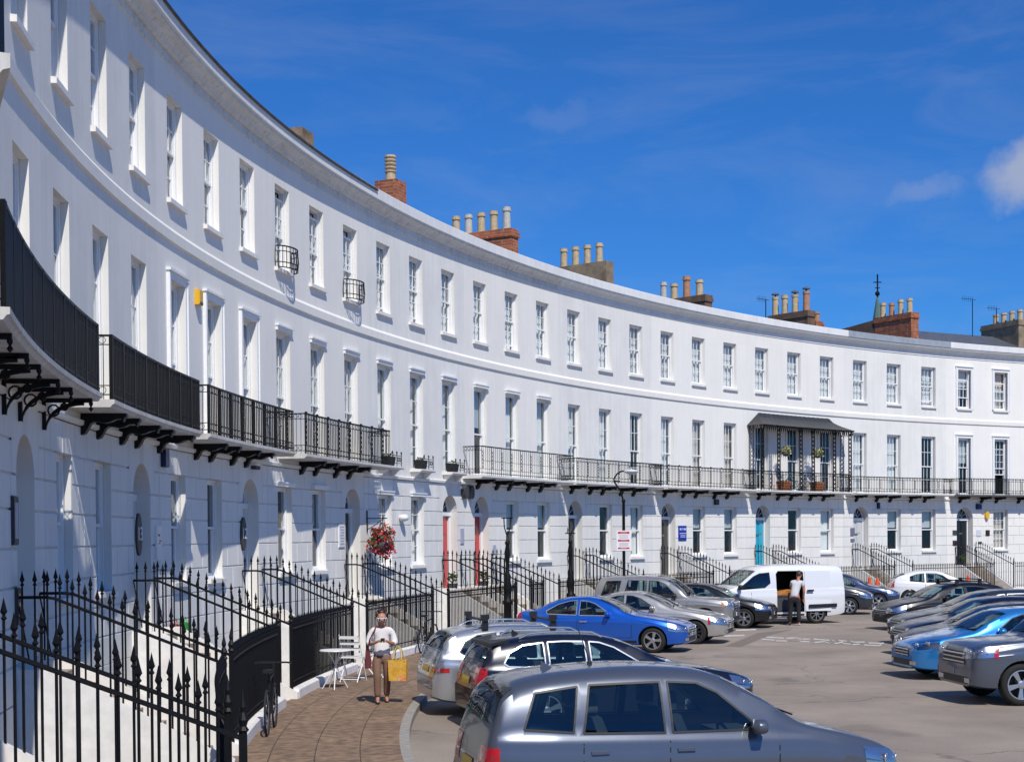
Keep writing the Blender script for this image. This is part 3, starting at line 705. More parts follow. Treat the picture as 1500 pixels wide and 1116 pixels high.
# ------------------------------------------------------------------ ground
def asphalt():
    m, nt, b = nodes('worn asphalt'); L = nt.links.new
    geo = N(nt, 'ShaderNodeNewGeometry')
    n1 = N(nt, 'ShaderNodeTexNoise', Scale=.35, Detail=6.0, Roughness=.6); L(geo.outputs['Position'], n1.inputs['Vector'])
    n2 = N(nt, 'ShaderNodeTexNoise', Scale=38.0, Detail=4.0, Roughness=.8); L(geo.outputs['Position'], n2.inputs['Vector'])
    n3 = N(nt, 'ShaderNodeTexVoronoi', Scale=.9); L(geo.outputs['Position'], n3.inputs['Vector'])
    r1 = N(nt, 'ShaderNodeMapRange'); r1.inputs['From Min'].default_value = .3; r1.inputs['From Max'].default_value = .7; r1.inputs['To Min'].default_value = .7; r1.inputs['To Max'].default_value = 1.16; L(n1.outputs['Fac'], r1.inputs['Value'])
    r2 = N(nt, 'ShaderNodeMapRange'); r2.inputs['From Min'].default_value = .25; r2.inputs['From Max'].default_value = .75; r2.inputs['To Min'].default_value = .65; r2.inputs['To Max'].default_value = 1.3; L(n2.outputs['Fac'], r2.inputs['Value'])
    r3 = N(nt, 'ShaderNodeMapRange'); r3.inputs['From Min'].default_value = .0; r3.inputs['From Max'].default_value = .12; r3.inputs['To Min'].default_value = .72; r3.inputs['To Max'].default_value = 1; L(n3.outputs['Distance'], r3.inputs['Value'])
    a = N(nt, 'ShaderNodeMath', operation='MULTIPLY'); L(r1.outputs[0], a.inputs[0]); L(r2.outputs[0], a.inputs[1])
    c = N(nt, 'ShaderNodeMath', operation='MULTIPLY'); L(a.outputs[0], c.inputs[0]); L(r3.outputs[0], c.inputs[1])
    mx = N(nt, 'ShaderNodeMix', data_type='RGBA', blend_type='MULTIPLY'); mx.inputs['Factor'].default_value = 1
    dn = N(nt, 'ShaderNodeTexNoise', Scale=1.1, Detail=5.0); L(geo.outputs['Position'], dn.inputs['Vector'])
    va = N(nt, 'ShaderNodeVectorMath', operation='MULTIPLY_ADD'); L(dn.outputs['Color'], va.inputs[0]); va.inputs[1].default_value = (1.6, 1.6, 0); L(geo.outputs['Position'], va.inputs[2])
    vc = N(nt, 'ShaderNodeTexVoronoi', feature='DISTANCE_TO_EDGE', Scale=.17); L(va.outputs[0], vc.inputs['Vector'])
    rc = N(nt, 'ShaderNodeMapRange'); rc.inputs['From Min'].default_value = .0; rc.inputs['From Max'].default_value = .006; rc.inputs['To Min'].default_value = .55; rc.inputs['To Max'].default_value = 1; L(vc.outputs['Distance'], rc.inputs['Value'])
    st = N(nt, 'ShaderNodeTexNoise', Scale=.55, Detail=2.0, Roughness=.4); L(va.outputs[0], st.inputs['Vector'])
    rs = N(nt, 'ShaderNodeMapRange'); rs.inputs['From Min'].default_value = .62; rs.inputs['From Max'].default_value = .72; rs.inputs['To Min'].default_value = 1; rs.inputs['To Max'].default_value = .68; L(st.outputs['Fac'], rs.inputs['Value'])
    c2 = N(nt, 'ShaderNodeMath', operation='MULTIPLY'); L(rc.outputs[0], c2.inputs[0]); L(rs.outputs[0], c2.inputs[1])
    c3 = N(nt, 'ShaderNodeMath', operation='MULTIPLY'); L(c.outputs[0], c3.inputs[0]); L(c2.outputs[0], c3.inputs[1])
    mx.inputs[6].default_value = (.295, .245, .20, 1); L(c3.outputs[0], mx.inputs[7]); L(mx.outputs[2], b.inputs['Base Color'])
    b.inputs['Roughness'].default_value = .85
    bp = N(nt, 'ShaderNodeBump', Strength=.25, Distance=.01); L(n2.outputs['Fac'], bp.inputs['Height']); L(bp.outputs['Normal'], b.inputs['Normal'])
    return m
def paving():
    m, nt, b = nodes('paving slabs'); L = nt.links.new
    uv = N(nt, 'ShaderNodeUVMap'); br = N(nt, 'ShaderNodeTexBrick'); L(uv.outputs[0], br.inputs['Vector'])
    br.inputs['Color1'].default_value = (.25, .165, .105, 1); br.inputs['Color2'].default_value = (.19, .125, .08, 1); br.inputs['Mortar'].default_value = (.06, .045, .03, 1)
    br.inputs['Scale'].default_value = 1; br.inputs['Brick Width'].default_value = .9; br.inputs['Row Height'].default_value = .6; br.inputs['Mortar Size'].default_value = .008
    n = N(nt, 'ShaderNodeTexNoise', Scale=6.0, Detail=6.0); L(uv.outputs[0], n.inputs['Vector'])
    r = N(nt, 'ShaderNodeMapRange'); r.inputs['From Min'].default_value = .3; r.inputs['From Max'].default_value = .7; r.inputs['To Min'].default_value = .55; r.inputs['To Max'].default_value = 1.3; L(n.outputs['Fac'], r.inputs['Value'])
    mx = N(nt, 'ShaderNodeMix', data_type='RGBA', blend_type='MULTIPLY'); mx.inputs['Factor'].default_value = 1
    L(br.outputs['Color'], mx.inputs[6]); L(r.outputs[0], mx.inputs[7]); L(mx.outputs[2], b.inputs['Base Color']); b.inputs['Roughness'].default_value = .85
    return m
ASPH = asphalt(); KN = 4.9
from mathutils.geometry import tessellate_polygon
kb = [W(k, 0, KN-.02) for k in lin(-5.3, 33.7, 160)]
poly = kb+[Vector((400, 120, 0)), Vector((400, -300, 0)), Vector((-400, -300, 0)), Vector((-400, 6, 0))]
g = MB(); g.add(poly, [tuple(reversed(t)) for t in tessellate_polygon([poly])])
me = g.build('road', ASPH); tag(me, kind='structure')
back = [W(k, -.5, -9.5) for k in lin(-5.3, 33.7, 60)]
poly = back+[Vector((400, 125, -.5)), Vector((1500, 1500, -.5)), Vector((-1500, 1500, -.5)), Vector((-1500, 6, -.5))]
g = MB(); g.add(poly, [tuple(t) for t in tessellate_polygon([poly])])
tag(g.build('ground', simple('far ground', (.1, .11, .07), .9)), kind='structure')
for ob in (bpy.data.objects['road'], bpy.data.objects['ground']):
    bm = bmesh.new(); bm.from_mesh(ob.data)
    for f in bm.faces:
        if f.normal.z < 0: f.normal_flip()
    bm.to_mesh(ob.data); bm.free()
g = MB(); uvs = []; ks = lin(-5.3, 33.7, 200)
for k in ks:
    for n in (NF+.0, 3.4, KN-.15): g.v.append(tuple(W(k, .12, n))); uvs.append((k*2.35, n))
for i in range(200):
    for j in range(2): a = i*3+j; g.f.append((a, a+1, a+4, a+3)[::-1]); g.m.append(0)
tag(g.build('pavement', paving(), uv=uvs), kind='structure')
g = MB(); sweep(g, -5.3, 33.7, [(KN-.15, .122), (KN-.01, .12), (KN, .11), (KN, -.1)]); tag(g.build('kerb', simple('kerb stone', (.3, .28, .25), .85, noise=.25)), kind='structure')
g = MB(); sweep(g, -5.3, 33.7, [(0, -2.1), (NF-.12, -2.1), (NF-.12, .13)]); tag(g.build('basement_area', simple('mossy area floor', (.09, .085, .05), .9, noise=.4, nscale=2)), kind='structure')
# repair strip and worn white lettering on the asphalt
gp = lambda x, y: None
PAINT = simple('worn road paint', (.55, .53, .5), .8, noise=.35, nscale=6)
# ------------------------------------------------------------------ camera
cam = bpy.data.cameras.new('camera'); co = bpy.data.objects.new('camera', cam); C.objects.link(co)
p_, r_ = -.01597, -.00742
sp, cp, sr, cr = math.sin(p_), math.cos(p_), math.sin(r_), math.cos(r_)
row0 = Vector((1, 0, 0)); row1 = Vector((0, sp, -cp)); row2 = Vector((0, cp, sp))
X = row0*cr-row1*sr; Y = row0*sr+row1*cr
X_AX = X.copy(); F_AX = row2.copy(); Y_AX = Y.copy()
M = Matrix((X, -Y, -row2)).transposed().to_4x4(); M.translation = (0, 0, 3.0)
co.matrix_world = M
cam.sensor_fit = 'HORIZONTAL'; cam.sensor_width = 36; cam.lens = 2157/1500*36
cam.shift_y = (821.43-558)/1500; cam.clip_start = .3; cam.clip_end = 5000
sc.camera = co
def ray(x, y):
    v = Vector(((x-750)/2157, (y-821.427)/2157, 1.0))
    return X_AX*v.x+Y_AX*v.y+F_AX*v.z
def gnd(x, y, z=0.0):
    d = ray(x, y); s = (z-3.0)/d.z; q = d*s; return Vector((q.x, q.y, z))
# ------------------------------------------------------------------ light
EL = math.radians(51); AZ = math.atan2(.31, -.95)
sd = Vector((math.sin(AZ)*math.cos(EL), math.cos(AZ)*math.cos(EL), math.sin(EL)))
sl = bpy.data.lights.new('sun', 'SUN'); so = bpy.data.objects.new('sun', sl); C.objects.link(so)
so.rotation_euler = sd.to_track_quat('Z', 'Y').to_euler(); sl.energy = 4.3; sl.angle = math.radians(.55); sl.color = (1, .95, .86)
wd = bpy.data.worlds.new('World'); sc.world = wd; wd.use_nodes = True; nt = wd.node_tree; L = nt.links.new
bg = nt.nodes['Background']; sky = N(nt, 'ShaderNodeTexSky', sky_type='NISHITA'); sky.sun_disc = False
sky.sun_elevation = EL; sky.sun_rotation = AZ; sky.altitude = 50; sky.air_density = 1.0; sky.dust_density = .35; sky.ozone_density = 2.5
bg.inputs['Strength'].default_value = .06
# thin cirrus and one small cumulus, mixed into the sky by direction
tc = N(nt, 'ShaderNodeTexCoord')
mp = N(nt, 'ShaderNodeMapping'); mp.inputs['Scale'].default_value = (2.2, 2.2, 9.0); mp.inputs['Rotation'].default_value = (0, .18, 0); L(tc.outputs['Generated'], mp.inputs['Vector'])
n1 = N(nt, 'ShaderNodeTexNoise', Scale=2.4, Detail=9.0, Roughness=.62, Distortion=.6); L(mp.outputs[0], n1.inputs['Vector'])
r1 = N(nt, 'ShaderNodeMapRange'); r1.inputs['From Min'].default_value = .46; r1.inputs['From Max'].default_value = .85; r1.inputs['To Max'].default_value = .20; L(n1.outputs['Fac'], r1.inputs['Value'])
def puff(x, y, rad, st):
    d = ray(x, y).normalized()
    n = N(nt, 'ShaderNodeTexNoise', Scale=26.0, Detail=8.0, Roughness=.62); L(tc.outputs['Generated'], n.inputs['Vector'])
    off = N(nt, 'ShaderNodeVectorMath', operation='MULTIPLY_ADD'); L(n.outputs['Color'], off.inputs[0]); off.inputs[1].default_value = (rad*1.1,)*3; L(tc.outputs['Generated'], off.inputs[2])
    dv = N(nt, 'ShaderNodeVectorMath', operation='SUBTRACT'); L(off.outputs[0], dv.inputs[0]); dv.inputs[1].default_value = d+Vector((rad*.55,)*3)
    sv = N(nt, 'ShaderNodeVectorMath', operation='MULTIPLY'); L(dv.outputs[0], sv.inputs[0]); sv.inputs[1].default_value = (1, 1, st)
    ln = N(nt, 'ShaderNodeVectorMath', operation='LENGTH'); L(sv.outputs[0], ln.inputs[0])
    q = N(nt, 'ShaderNodeMapRange', interpolation_type='SMOOTHSTEP'); q.inputs['From Min'].default_value = rad*.25; q.inputs['From Max'].default_value = rad; q.inputs['To Min'].default_value = .8; q.inputs['To Max'].default_value = 0; L(ln.outputs['Value'], q.inputs['Value'])
    return q.outputs[0]
acc = r1.outputs[0]
for args in ((1512, 252, .042, 1.7), (1352, 284, .034, 3.2), (815, 165, .035, 3)):
    s = puff(*args); ad = N(nt, 'ShaderNodeMath', operation='MAXIMUM'); L(acc, ad.inputs[0])
    if args[0] == 815:
        ml = N(nt, 'ShaderNodeMath', operation='MULTIPLY'); L(s, ml.inputs[0]); ml.inputs[1].default_value = .14; s = ml.outputs[0]
    elif args[0] == 1352:
        ml = N(nt, 'ShaderNodeMath', operation='MULTIPLY'); L(s, ml.inputs[0]); ml.inputs[1].default_value = .32; s = ml.outputs[0]
    L(s, ad.inputs[1]); acc = ad.outputs[0]
hs = N(nt, 'ShaderNodeMix', data_type='RGBA', blend_type='MULTIPLY'); hs.inputs['Factor'].default_value = 1; hs.inputs[7].default_value = (.31, .96, 1.92, 1); L(sky.outputs[0], hs.inputs[6])
mx = N(nt, 'ShaderNodeMix', data_type='RGBA'); mx.inputs[7].default_value = (6.8, 7.5, 9.6, 1); L(acc, mx.inputs['Factor']); L(hs.outputs[2], mx.inputs[6]); L(mx.outputs[2], bg.inputs['Color'])
sc.view_settings.view_transform = 'Standard'; sc.view_settings.look = 'None'; sc.view_settings.exposure = 0; sc.view_settings.gamma = 1
# ------------------------------------------------------------------ vehicles
def pchip(pts):
    xs = [p[0] for p in pts]; ys = [p[1] for p in pts]; n = len(xs)
    h = [xs[i+1]-xs[i] for i in range(n-1)]; d = [(ys[i+1]-ys[i])/h[i] for i in range(n-1)]
    m = [d[0]]+[0 if d[i-1]*d[i] <= 0 else 2*d[i-1]*d[i]/(d[i-1]+d[i]) for i in range(1, n-1)]+[d[-1]]
    def f(x):
        if x <= xs[0]: return ys[0]
        if x >= xs[-1]: return ys[-1]
        i = 0
        while x > xs[i+1]: i += 1
        t = (x-xs[i])/h[i]; a = t*t*(3-2*t)
        return ys[i]*(1-a)+ys[i+1]*a+h[i]*(m[i]*t*(1-t)**2-m[i+1]*t*t*(1-t))
    return f
def paint(name, col, metal=.0, rough=.35, coat=1.0):
    if name in MAT: return MAT[name]
    m, nt, b = nodes(name); L = nt.links.new
    b.inputs['Base Color'].default_value = (*col, 1); b.inputs['Metallic'].default_value = metal; b.inputs['Roughness'].default_value = rough
    b.inputs['Coat Weight'].default_value = coat; b.inputs['Coat Roughness'].default_value = .04
    geo = N(nt, 'ShaderNodeNewGeometry'); n = N(nt, 'ShaderNodeTexNoise', Scale=1.3, Detail=6.0, Roughness=.7); L(geo.outputs['Position'], n.inputs['Vector'])
    r = N(nt, 'ShaderNodeMapRange'); r.inputs['From Min'].default_value = .35; r.inputs['From Max'].default_value = .75; r.inputs['To Min'].default_value = rough*.92; r.inputs['To Max'].default_value = rough*1.12
    L(n.outputs['Fac'], r.inputs['Value']); L(r.outputs[0], b.inputs['Roughness'])
    MAT[name] = m; return m
BLACKP = simple('black plastic trim', (.012, .012, .013), .5, noise=.2)
TYRE = simple('tyre rubber', (.014, .014, .014), .85, noise=.3, nscale=20)
ALLOY = simple('alloy rim', (.55, .56, .58), .3, .9)
DALLOY = simple('dark alloy rim', (.16, .15, .15), .35, .8)
CHROME = simple('chrome', (.75, .76, .78), .25, .9)
SEATM = simple('dark seat cloth', (.06, .062, .068), .8, noise=.2)
CGLASS = glassy('car glass', (.50, .62, .60), .0, .005)
LENS = glassy('lamp lens', (.85, .87, .9), .1, .02)
LAMPIN = simple('lamp reflector', (.6, .62, .65), .2, .9)
REDL = simple('red lamp lens', (.42, .012, .015), .15, coat=1)
AMBER = simple('amber lamp lens', (.6, .2, .02), .2, coat=1)
PLATEW = simple('white number plate', (.7, .7, .68), .4); PLATEY = simple('yellow number plate', (.6, .42, .03), .4)
TYPES = {
 'hatch': dict(L=4.25, top=[(0, .60), (.05, .70), (.25, .79), (.6, .875), (1.05, .95), (1.22, .995), (1.6, 1.2), (2.0, 1.375), (2.3, 1.435), (2.8, 1.46), (3.3, 1.435), (3.75, 1.37), (3.93, 1.29), (4.07, 1.06), (4.17, .88), (4.22, .7), (4.25, .5)],
   belt=[(0, .6), (1.2, .90), (2.5, .94), (4.2, 1.02)], w=[(0, .60), (.08, .70), (.3, .81), (.8, .875), (2, .885), (3.3, .87), (3.9, .81), (4.15, .74), (4.25, .64)],
   ax=(.82, 3.42), r=.315, tum=.40, ws=(1.24, 2.02), rw=(3.88, 4.10),
   side=[[(1.72, .955), (1.78, 1.05), (2.1, 1.27), (2.35, 1.345), (2.5, 1.352), (2.5, .955)], [(2.58, .96), (2.58, 1.352), (2.95, 1.35), (3.3, 1.30), (3.42, 1.2), (3.3, .985)]]),
 'coupehatch': dict(L=4.25, top=[(0, .60), (.05, .71), (.25, .80), (.6, .88), (1.05, .955), (1.2, 1.0), (1.6, 1.2), (2.0, 1.355), (2.3, 1.41), (2.7, 1.43), (3.2, 1.39), (3.7, 1.28), (3.93, 1.19), (4.07, 1.02), (4.17, .86), (4.22, .7), (4.25, .5)],
   belt=[(0, .6), (1.2, .90), (2.5, .94), (4.2, 1.0)], w=[(0, .60), (.08, .71), (.3, .82), (.8, .88), (2, .89), (3.3, .88), (3.9, .82), (4.15, .74), (4.25, .64)],
   ax=(.84, 3.44), r=.325, tum=.42, ws=(1.22, 2.0), rw=(3.6, 4.03),
   side=[[(1.66, .95), (1.72, 1.02), (2.08, 1.25), (2.35, 1.325), (2.75, 1.335), (2.75, .965)], [(2.83, .97), (2.83, 1.33), (3.15, 1.295), (3.42, 1.2), (3.42, 1.02)]]),
 'sedan': dict(L=4.62, top=[(0, .58), (.05, .68), (.3, .775), (.8, .875), (1.3, .955), (1.48, .995), (1.95, 1.22), (2.35, 1.37), (2.7, 1.425), (3.05, 1.415), (3.45, 1.345), (3.95, 1.14), (4.12, 1.07), (4.4, 1.045), (4.53, .99), (4.59, .82), (4.62, .5)],
   belt=[(0, .6), (1.4, .90), (2.7, .93), (4.5, .98)], w=[(0, .60), (.08, .71), (.3, .82), (.8, .88), (2.2, .895), (3.6, .885), (4.3, .82), (4.55, .74), (4.62, .64)],
   ax=(.86, 3.56), r=.325, tum=.42, ws=(1.5, 2.36), rw=(3.3, 3.98),
   side=[[(1.98, .95), (2.04, 1.03), (2.42, 1.255), (2.65, 1.325), (2.82, 1.335), (2.82, .955)], [(2.90, .96), (2.90, 1.335), (3.1, 1.32), (3.4, 1.24), (3.72, 1.06), (3.7, .985)]]),
 'estate': dict(L=4.68, top=[(0, .58), (.05, .68), (.3, .775), (.8, .875), (1.3, .955), (1.48, .995), (1.95, 1.22), (2.35, 1.38), (2.8, 1.45), (3.4, 1.465), (4.0, 1.42), (4.28, 1.36), (4.38, 1.30), (4.52, 1.08), (4.6, .9), (4.65, .75), (4.68, .5)],
   belt=[(0, .6), (1.4, .90), (2.7, .94), (4.5, 1.0)], w=[(0, .60), (.08, .71), (.3, .82), (.8, .88), (2.2, .895), (3.6, .885), (4.3, .82), (4.58, .75), (4.68, .66)],
   ax=(.86, 3.56), r=.325, tum=.40, ws=(1.5, 2.38), rw=(4.30, 4.54),
   side=[[(1.98, .95), (2.04, 1.03), (2.42, 1.26), (2.65, 1.34), (2.82, 1.358), (2.82, .955)], [(2.90, .96), (2.90, 1.362), (3.25, 1.372), (3.5, 1.365), (3.5, .975)], [(3.57, .98), (3.57, 1.36), (3.9, 1.325), (4.12, 1.22), (4.22, 1.06), (4.15, 1.01)]]),
 'suv': dict(L=4.5, top=[(0, .80), (.04, .94), (.2, 1.02), (.7, 1.07), (1.2, 1.10), (1.35, 1.13), (1.7, 1.42), (2.0, 1.62), (2.3, 1.71), (2.9, 1.745), (3.9, 1.73), (4.2, 1.68), (4.3, 1.58), (4.4, 1.25), (4.46, 1.0), (4.49, .8), (4.5, .6)],
   belt=[(0, .9), (1.3, 1.05), (2.5, 1.07), (4.4, 1.1)], w=[(0, .72), (.08, .82), (.3, .89), (.8, .92), (2.2, .925), (3.6, .92), (4.2, .88), (4.42, .82), (4.5, .74)],
   ax=(.85, 3.5), r=.37, tum=.27, ws=(1.36, 2.05), rw=(4.22, 4.42), bot=.27,
   side=[[(1.72, 1.09), (1.78, 1.2), (2.1, 1.5), (2.35, 1.60), (2.62, 1.61), (2.62, 1.09)], [(2.7, 1.09), (2.7, 1.61), (3.3, 1.62), (3.42, 1.1)], [(3.62, 1.11), (3.52, 1.61), (4.0, 1.59), (4.16, 1.15)]]),
 'mpv': dict(L=4.4, top=[(0, .62), (.05, .75), (.25, .86), (.6, .96), (1.0, 1.05), (1.12, 1.09), (1.5, 1.33), (1.9, 1.53), (2.2, 1.6), (2.8, 1.63), (3.6, 1.59), (4.0, 1.52), (4.15, 1.42), (4.28, 1.1), (4.34, .9), (4.38, .7), (4.4, .5)],
   belt=[(0, .7), (1.1, .98), (2.5, 1.02), (4.3, 1.06)], w=[(0, .62), (.08, .72), (.3, .82), (.8, .885), (2.2, .9), (3.6, .89), (4.1, .84), (4.32, .78), (4.4, .7)],
   ax=(.86, 3.54), r=.32, tum=.34, ws=(1.14, 1.92), rw=(4.05, 4.28),
   side=[[(1.6, 1.05), (1.7, 1.15), (2.0, 1.4), (2.2, 1.49), (2.5, 1.51), (2.5, 1.05)], [(2.58, 1.05), (2.58, 1.51), (3.3, 1.5), (3.4, 1.07)], [(3.5, 1.08), (3.42, 1.49), (3.85, 1.44), (3.98, 1.12)]]),
 'van': dict(L=4.97, top=[(0, .78), (.05, .95), (.25, 1.06), (.6, 1.17), (.9, 1.25), (1.0, 1.29), (1.35, 1.56), (1.7, 1.82), (1.95, 1.93), (2.4, 1.985), (3.4, 2.0), (4.6, 1.97), (4.86, 1.92), (4.92, 1.8), (4.95, 1.2), (4.96, .8), (4.97, .6)],
   belt=[(0, .9), (1.0, 1.16), (2.0, 1.2), (4.9, 1.22)], w=[(0, .70), (.08, .82), (.3, .92), (.8, .975), (2.2, .985), (4.4, .98), (4.8, .95), (4.93, .92), (4.97, .88)],
   ax=(.95, 3.88), r=.34, tum=.13, ws=(1.02, 1.72), rw=None, bot=.22,
   side=[[(1.02, 1.19), (1.25, 1.36), (1.6, 1.62), (1.82, 1.72), (2.18, 1.75), (2.2, 1.4), (2.0, 1.25)]]),
}
class Body:
    def __init__(s, tp, hs=1.0):
        s.t = tp; s.L = tp['L']; s.ft = pchip(tp['top']); s.fb = pchip(tp['belt']); s.fw = pchip(tp['w']); b = tp.get('bot', .19)
        s.fbot = pchip([(0, b+.06), (.25, b+.02), (.7, b), (s.L-.7, b+.01), (s.L-.2, b+.06), (s.L, b+.12)])
        s.hs = hs
    def par(s, x):
        zt = s.ft(x)*s.hs; zs = min(s.fb(x)*s.hs, zt-.035); w = s.fw(x); hc = zt-zs
        wr = .945*w-.015-s.t['tum']*max(0, hc-.03); return zt, zs, w, hc, wr, s.fbot(x)
    def ring(s, x):
        zt, zs, w, hc, wr, b = s.par(x)
        k = min(1, max(0, (hc-.04)/.25)); ze = zs+hc*(.62+.24*k)
        m = (b+.34+zs)/2
        P = [(0, b), (.8*w, b), (.955*w, b+.035), (.985*w, b+.15), (w, b+.34), (w*.998, m), (w*1.0, m+.40*(zs-.03-m)), (w*.988, m+.50*(zs-.03-m)), (.984*w, m+.78*(zs-.03-m)), (.97*w, zs-.025), (.945*w, zs)]
        for t in (.25, .5, .75, 1.0): P.append((.945*w+(wr-.945*w)*t+.022*k*math.sin(math.pi*t*.9), zs+(ze-zs)*t))
        P += [(wr-.035-.02*k, zt-hc*.05-.004), (wr*.82, zt-.002), (wr*.5, zt+.014), (0, zt+.022)]
        return P
    def mesh(s, dx=.07):
        L = s.L; xs = [0, .012, .03, .06, .1]+[x for i in range(1, int((L-.2)/dx)) for x in ([.1+(L-.2)*i/int((L-.2)/dx)] if .1+(L-.2)*i/int((L-.2)/dx) < L-.75 else [.1+(L-.2)*(i+q)/int((L-.2)/dx) for q in (-.34, 0, .33)])]+[L-.1, L-.06, L-.03, L-.012, L]
        vs = []; fs = []; n = None
        for x in xs:
            h = s.ring(x); r = [(y, z) for y, z in h]+[(-y, z) for y, z in h[-2:0:-1]]
            n = len(r); vs += [(L/2-x, y, z) for y, z in r]
        for i in range(len(xs)-1):
            for j in range(n): fs.append((i*n+j, i*n+(j+1) % n, (i+1)*n+(j+1) % n, (i+1)*n+j))
        fs.append(tuple(range(n))[::-1]); k = (len(xs)-1)*n; fs.append(tuple(k+j for j in range(n)))
        me = bpy.data.meshes.new('body'); me.from_pydata(vs, [], fs)
        bm = bmesh.new(); bm.from_mesh(me); bmesh.ops.recalc_face_normals(bm, faces=bm.faces); bm.to_mesh(me); bm.free(); return me
def cut_mesh(vs, fs):
    me = bpy.data.meshes.new('cut'); me.from_pydata([tuple(v) for v in vs], [], fs)
    bm = bmesh.new(); bm.from_mesh(me); bmesh.ops.recalc_face_normals(bm, faces=bm.faces); bm.to_mesh(me); bm.free()
    me.materials.append(None); me.materials.append(None)
    for p in me.polygons: p.material_index = 1
    return me
def scan(poly, z):
    xs = []
    for (a, b), (c, d) in zip(poly, poly[1:]+poly[:1]):
        if (b <= z < d) or (d <= z < b): xs.append(a+(c-a)*(z-b)/(d-b))
    return (min(xs), max(xs)) if len(xs) >= 2 else None
def grow(poly, q):
    cx = sum(p[0] for p in poly)/len(poly); cz = sum(p[1] for p in poly)/len(poly); n = len(poly); out = []
    ar = sum(a[0]*b[1]-b[0]*a[1] for a, b in zip(poly, poly[1:]+poly[:1])); sg = 1 if ar > 0 else -1
    for i in range(n):
        a, b, c = Vector(poly[i-1]), Vector(poly[i]), Vector(poly[(i+1) % n])
        n1 = Vector(((b-a).y, -(b-a).x)).normalized()*sg; n2 = Vector(((c-b).y, -(c-b).x)).normalized()*sg
        m = (n1+n2); m = m/max(.35, m.length_squared)*2 if m.length > 1e-6 else n1
        out.append((b.x+m.x*q*.5*1.0, b.y+m.y*q*.5*1.0)); out[-1] = (b.x+m.x*q/2*1, b.y+m.y*q/2*1)
    return out
def make_car(name, label, kind, pm, pos, head, rim='alloy', hs=1.0, details=(), plate=True, group=None, wheel_style=5, rails=None, opts={}):
    tp = dict(TYPES[kind]); B = Body(tp, hs); L = B.L; t = thing(name, label, 'van' if kind == 'van' else 'car', pos, head, group)
    X = lambda x: L/2-x
    me = B.mesh(); bvh = BVHTree.FromPolygons([v.co.copy() for v in me.vertices], [tuple(p.vertices) for p in me.polygons])
    me.materials.append(pm); me.materials.append(BLACKP)
    body = bpy.data.objects.new('body', me); C.objects.link(body)
    cuts = []
    r = tp['r']
    for ax in tp['ax']:
        for sg in (-1, 1):
            n = 28; vs = []
            for y in (sg*(B.fw(ax)-.33), sg*1.3):
                vs += [(X(ax)+(r+.055)*math.cos(2*math.pi*i/n), y, r+(r+.055)*math.sin(2*math.pi*i/n)) for i in range(n)]
            cuts.append(cut_mesh(vs, [tuple(range(n)), tuple(range(n, 2*n))]+[(i, (i+1) % n, n+(i+1) % n, n+i) for i in range(n)]))
    # cabin cavity
    x0 = tp['ws'][0]+.1; x1 = (tp['rw'][0]+.02 if tp['rw'] else L-.1)
    if kind in ('sedan', 'coupehatch'): x1 = tp['rw'][0]+.2
    xs = lin(x0, x1, 22); vs = []
    for x in xs:
        zt, zs, w_, hc, wr, b = B.par(x); hc = max(hc, .09); zf = .42; zc = zt-.065
        zs2 = min(zs, zc-.01)
        vs += [(X(x), -(w_*.945-.07), zf), (X(x), -(w_*.945-.07), zs2), (X(x), -(wr-.06), zc), (X(x), wr-.06, zc), (X(x), w_*.945-.07, zs2), (X(x), w_*.945-.07, zf)]
    m_ = len(xs); fs = [(i*6+j, i*6+(j+1) % 6, (i+1)*6+(j+1) % 6, (i+1)*6+j) for i in range(m_-1) for j in range(6)]+[tuple(range(6)), tuple((m_-1)*6+j for j in range(6))]
    cuts.append(cut_mesh(vs, fs))
    sides = [[(x, z*hs) for x, z in p] for p in tp['side']]
    for poly in sides:
        n = len(poly); vs = [(X(x), -1.3, z) for x, z in poly]+[(X(x), 1.3, z) for x, z in poly]
        cuts.append(cut_mesh(vs, [tuple(range(n)), tuple(range(n, 2*n))]+[(i, (i+1) % n, n+(i+1) % n, n+i) for i in range(n)]))
    scr = []
    for nm, ww in (('windscreen', tp['ws']), ('rear_window', tp['rw'])):
        if not ww: continue
        a, b = ww; a += .03; b -= .03; n = 5; xs_ = lin(a, b, n); vs = []
        for x in xs_:
            zt = B.ft(x)*hs; s_ = (B.ft(x+.02)-B.ft(x-.02))*hs/.04; nx, nz = Vector((s_, 1)).normalized()   # outward normal in (X,z), X = L/2-x
            hw = max(.3, B.par(x)[4]-.07)
            for o_ in (-.16 if nm == 'windscreen' else -.30, .1):
                for y in (-hw, hw): vs.append((X(x)+nx*o_, y, zt+.02+nz*o_))
        fs = [(0, 1, 3, 2), (4*n, 4*n+1, 4*n+3, 4*n+2)]
        for i in range(n):
            p, q = 4*i, 4*i+4; fs += [(p, p+1, q+1, q), (p+2, p+3, q+3, q+2), (p, p+2, q+2, q), (p+1, p+3, q+3, q+1)]
        cuts.append(cut_mesh(vs, fs)); scr.append((nm, a, b))
    for poly in opts.get('open_side', []):
        n = len(poly); vs = [(X(x), .3, z) for x, z in poly]+[(X(x), 1.3, z) for x, z in poly]
        cuts.append(cut_mesh(vs, [tuple(range(n)), tuple(range(n, 2*n))]+[(i, (i+1) % n, n+(i+1) % n, n+i) for i in range(n)]))
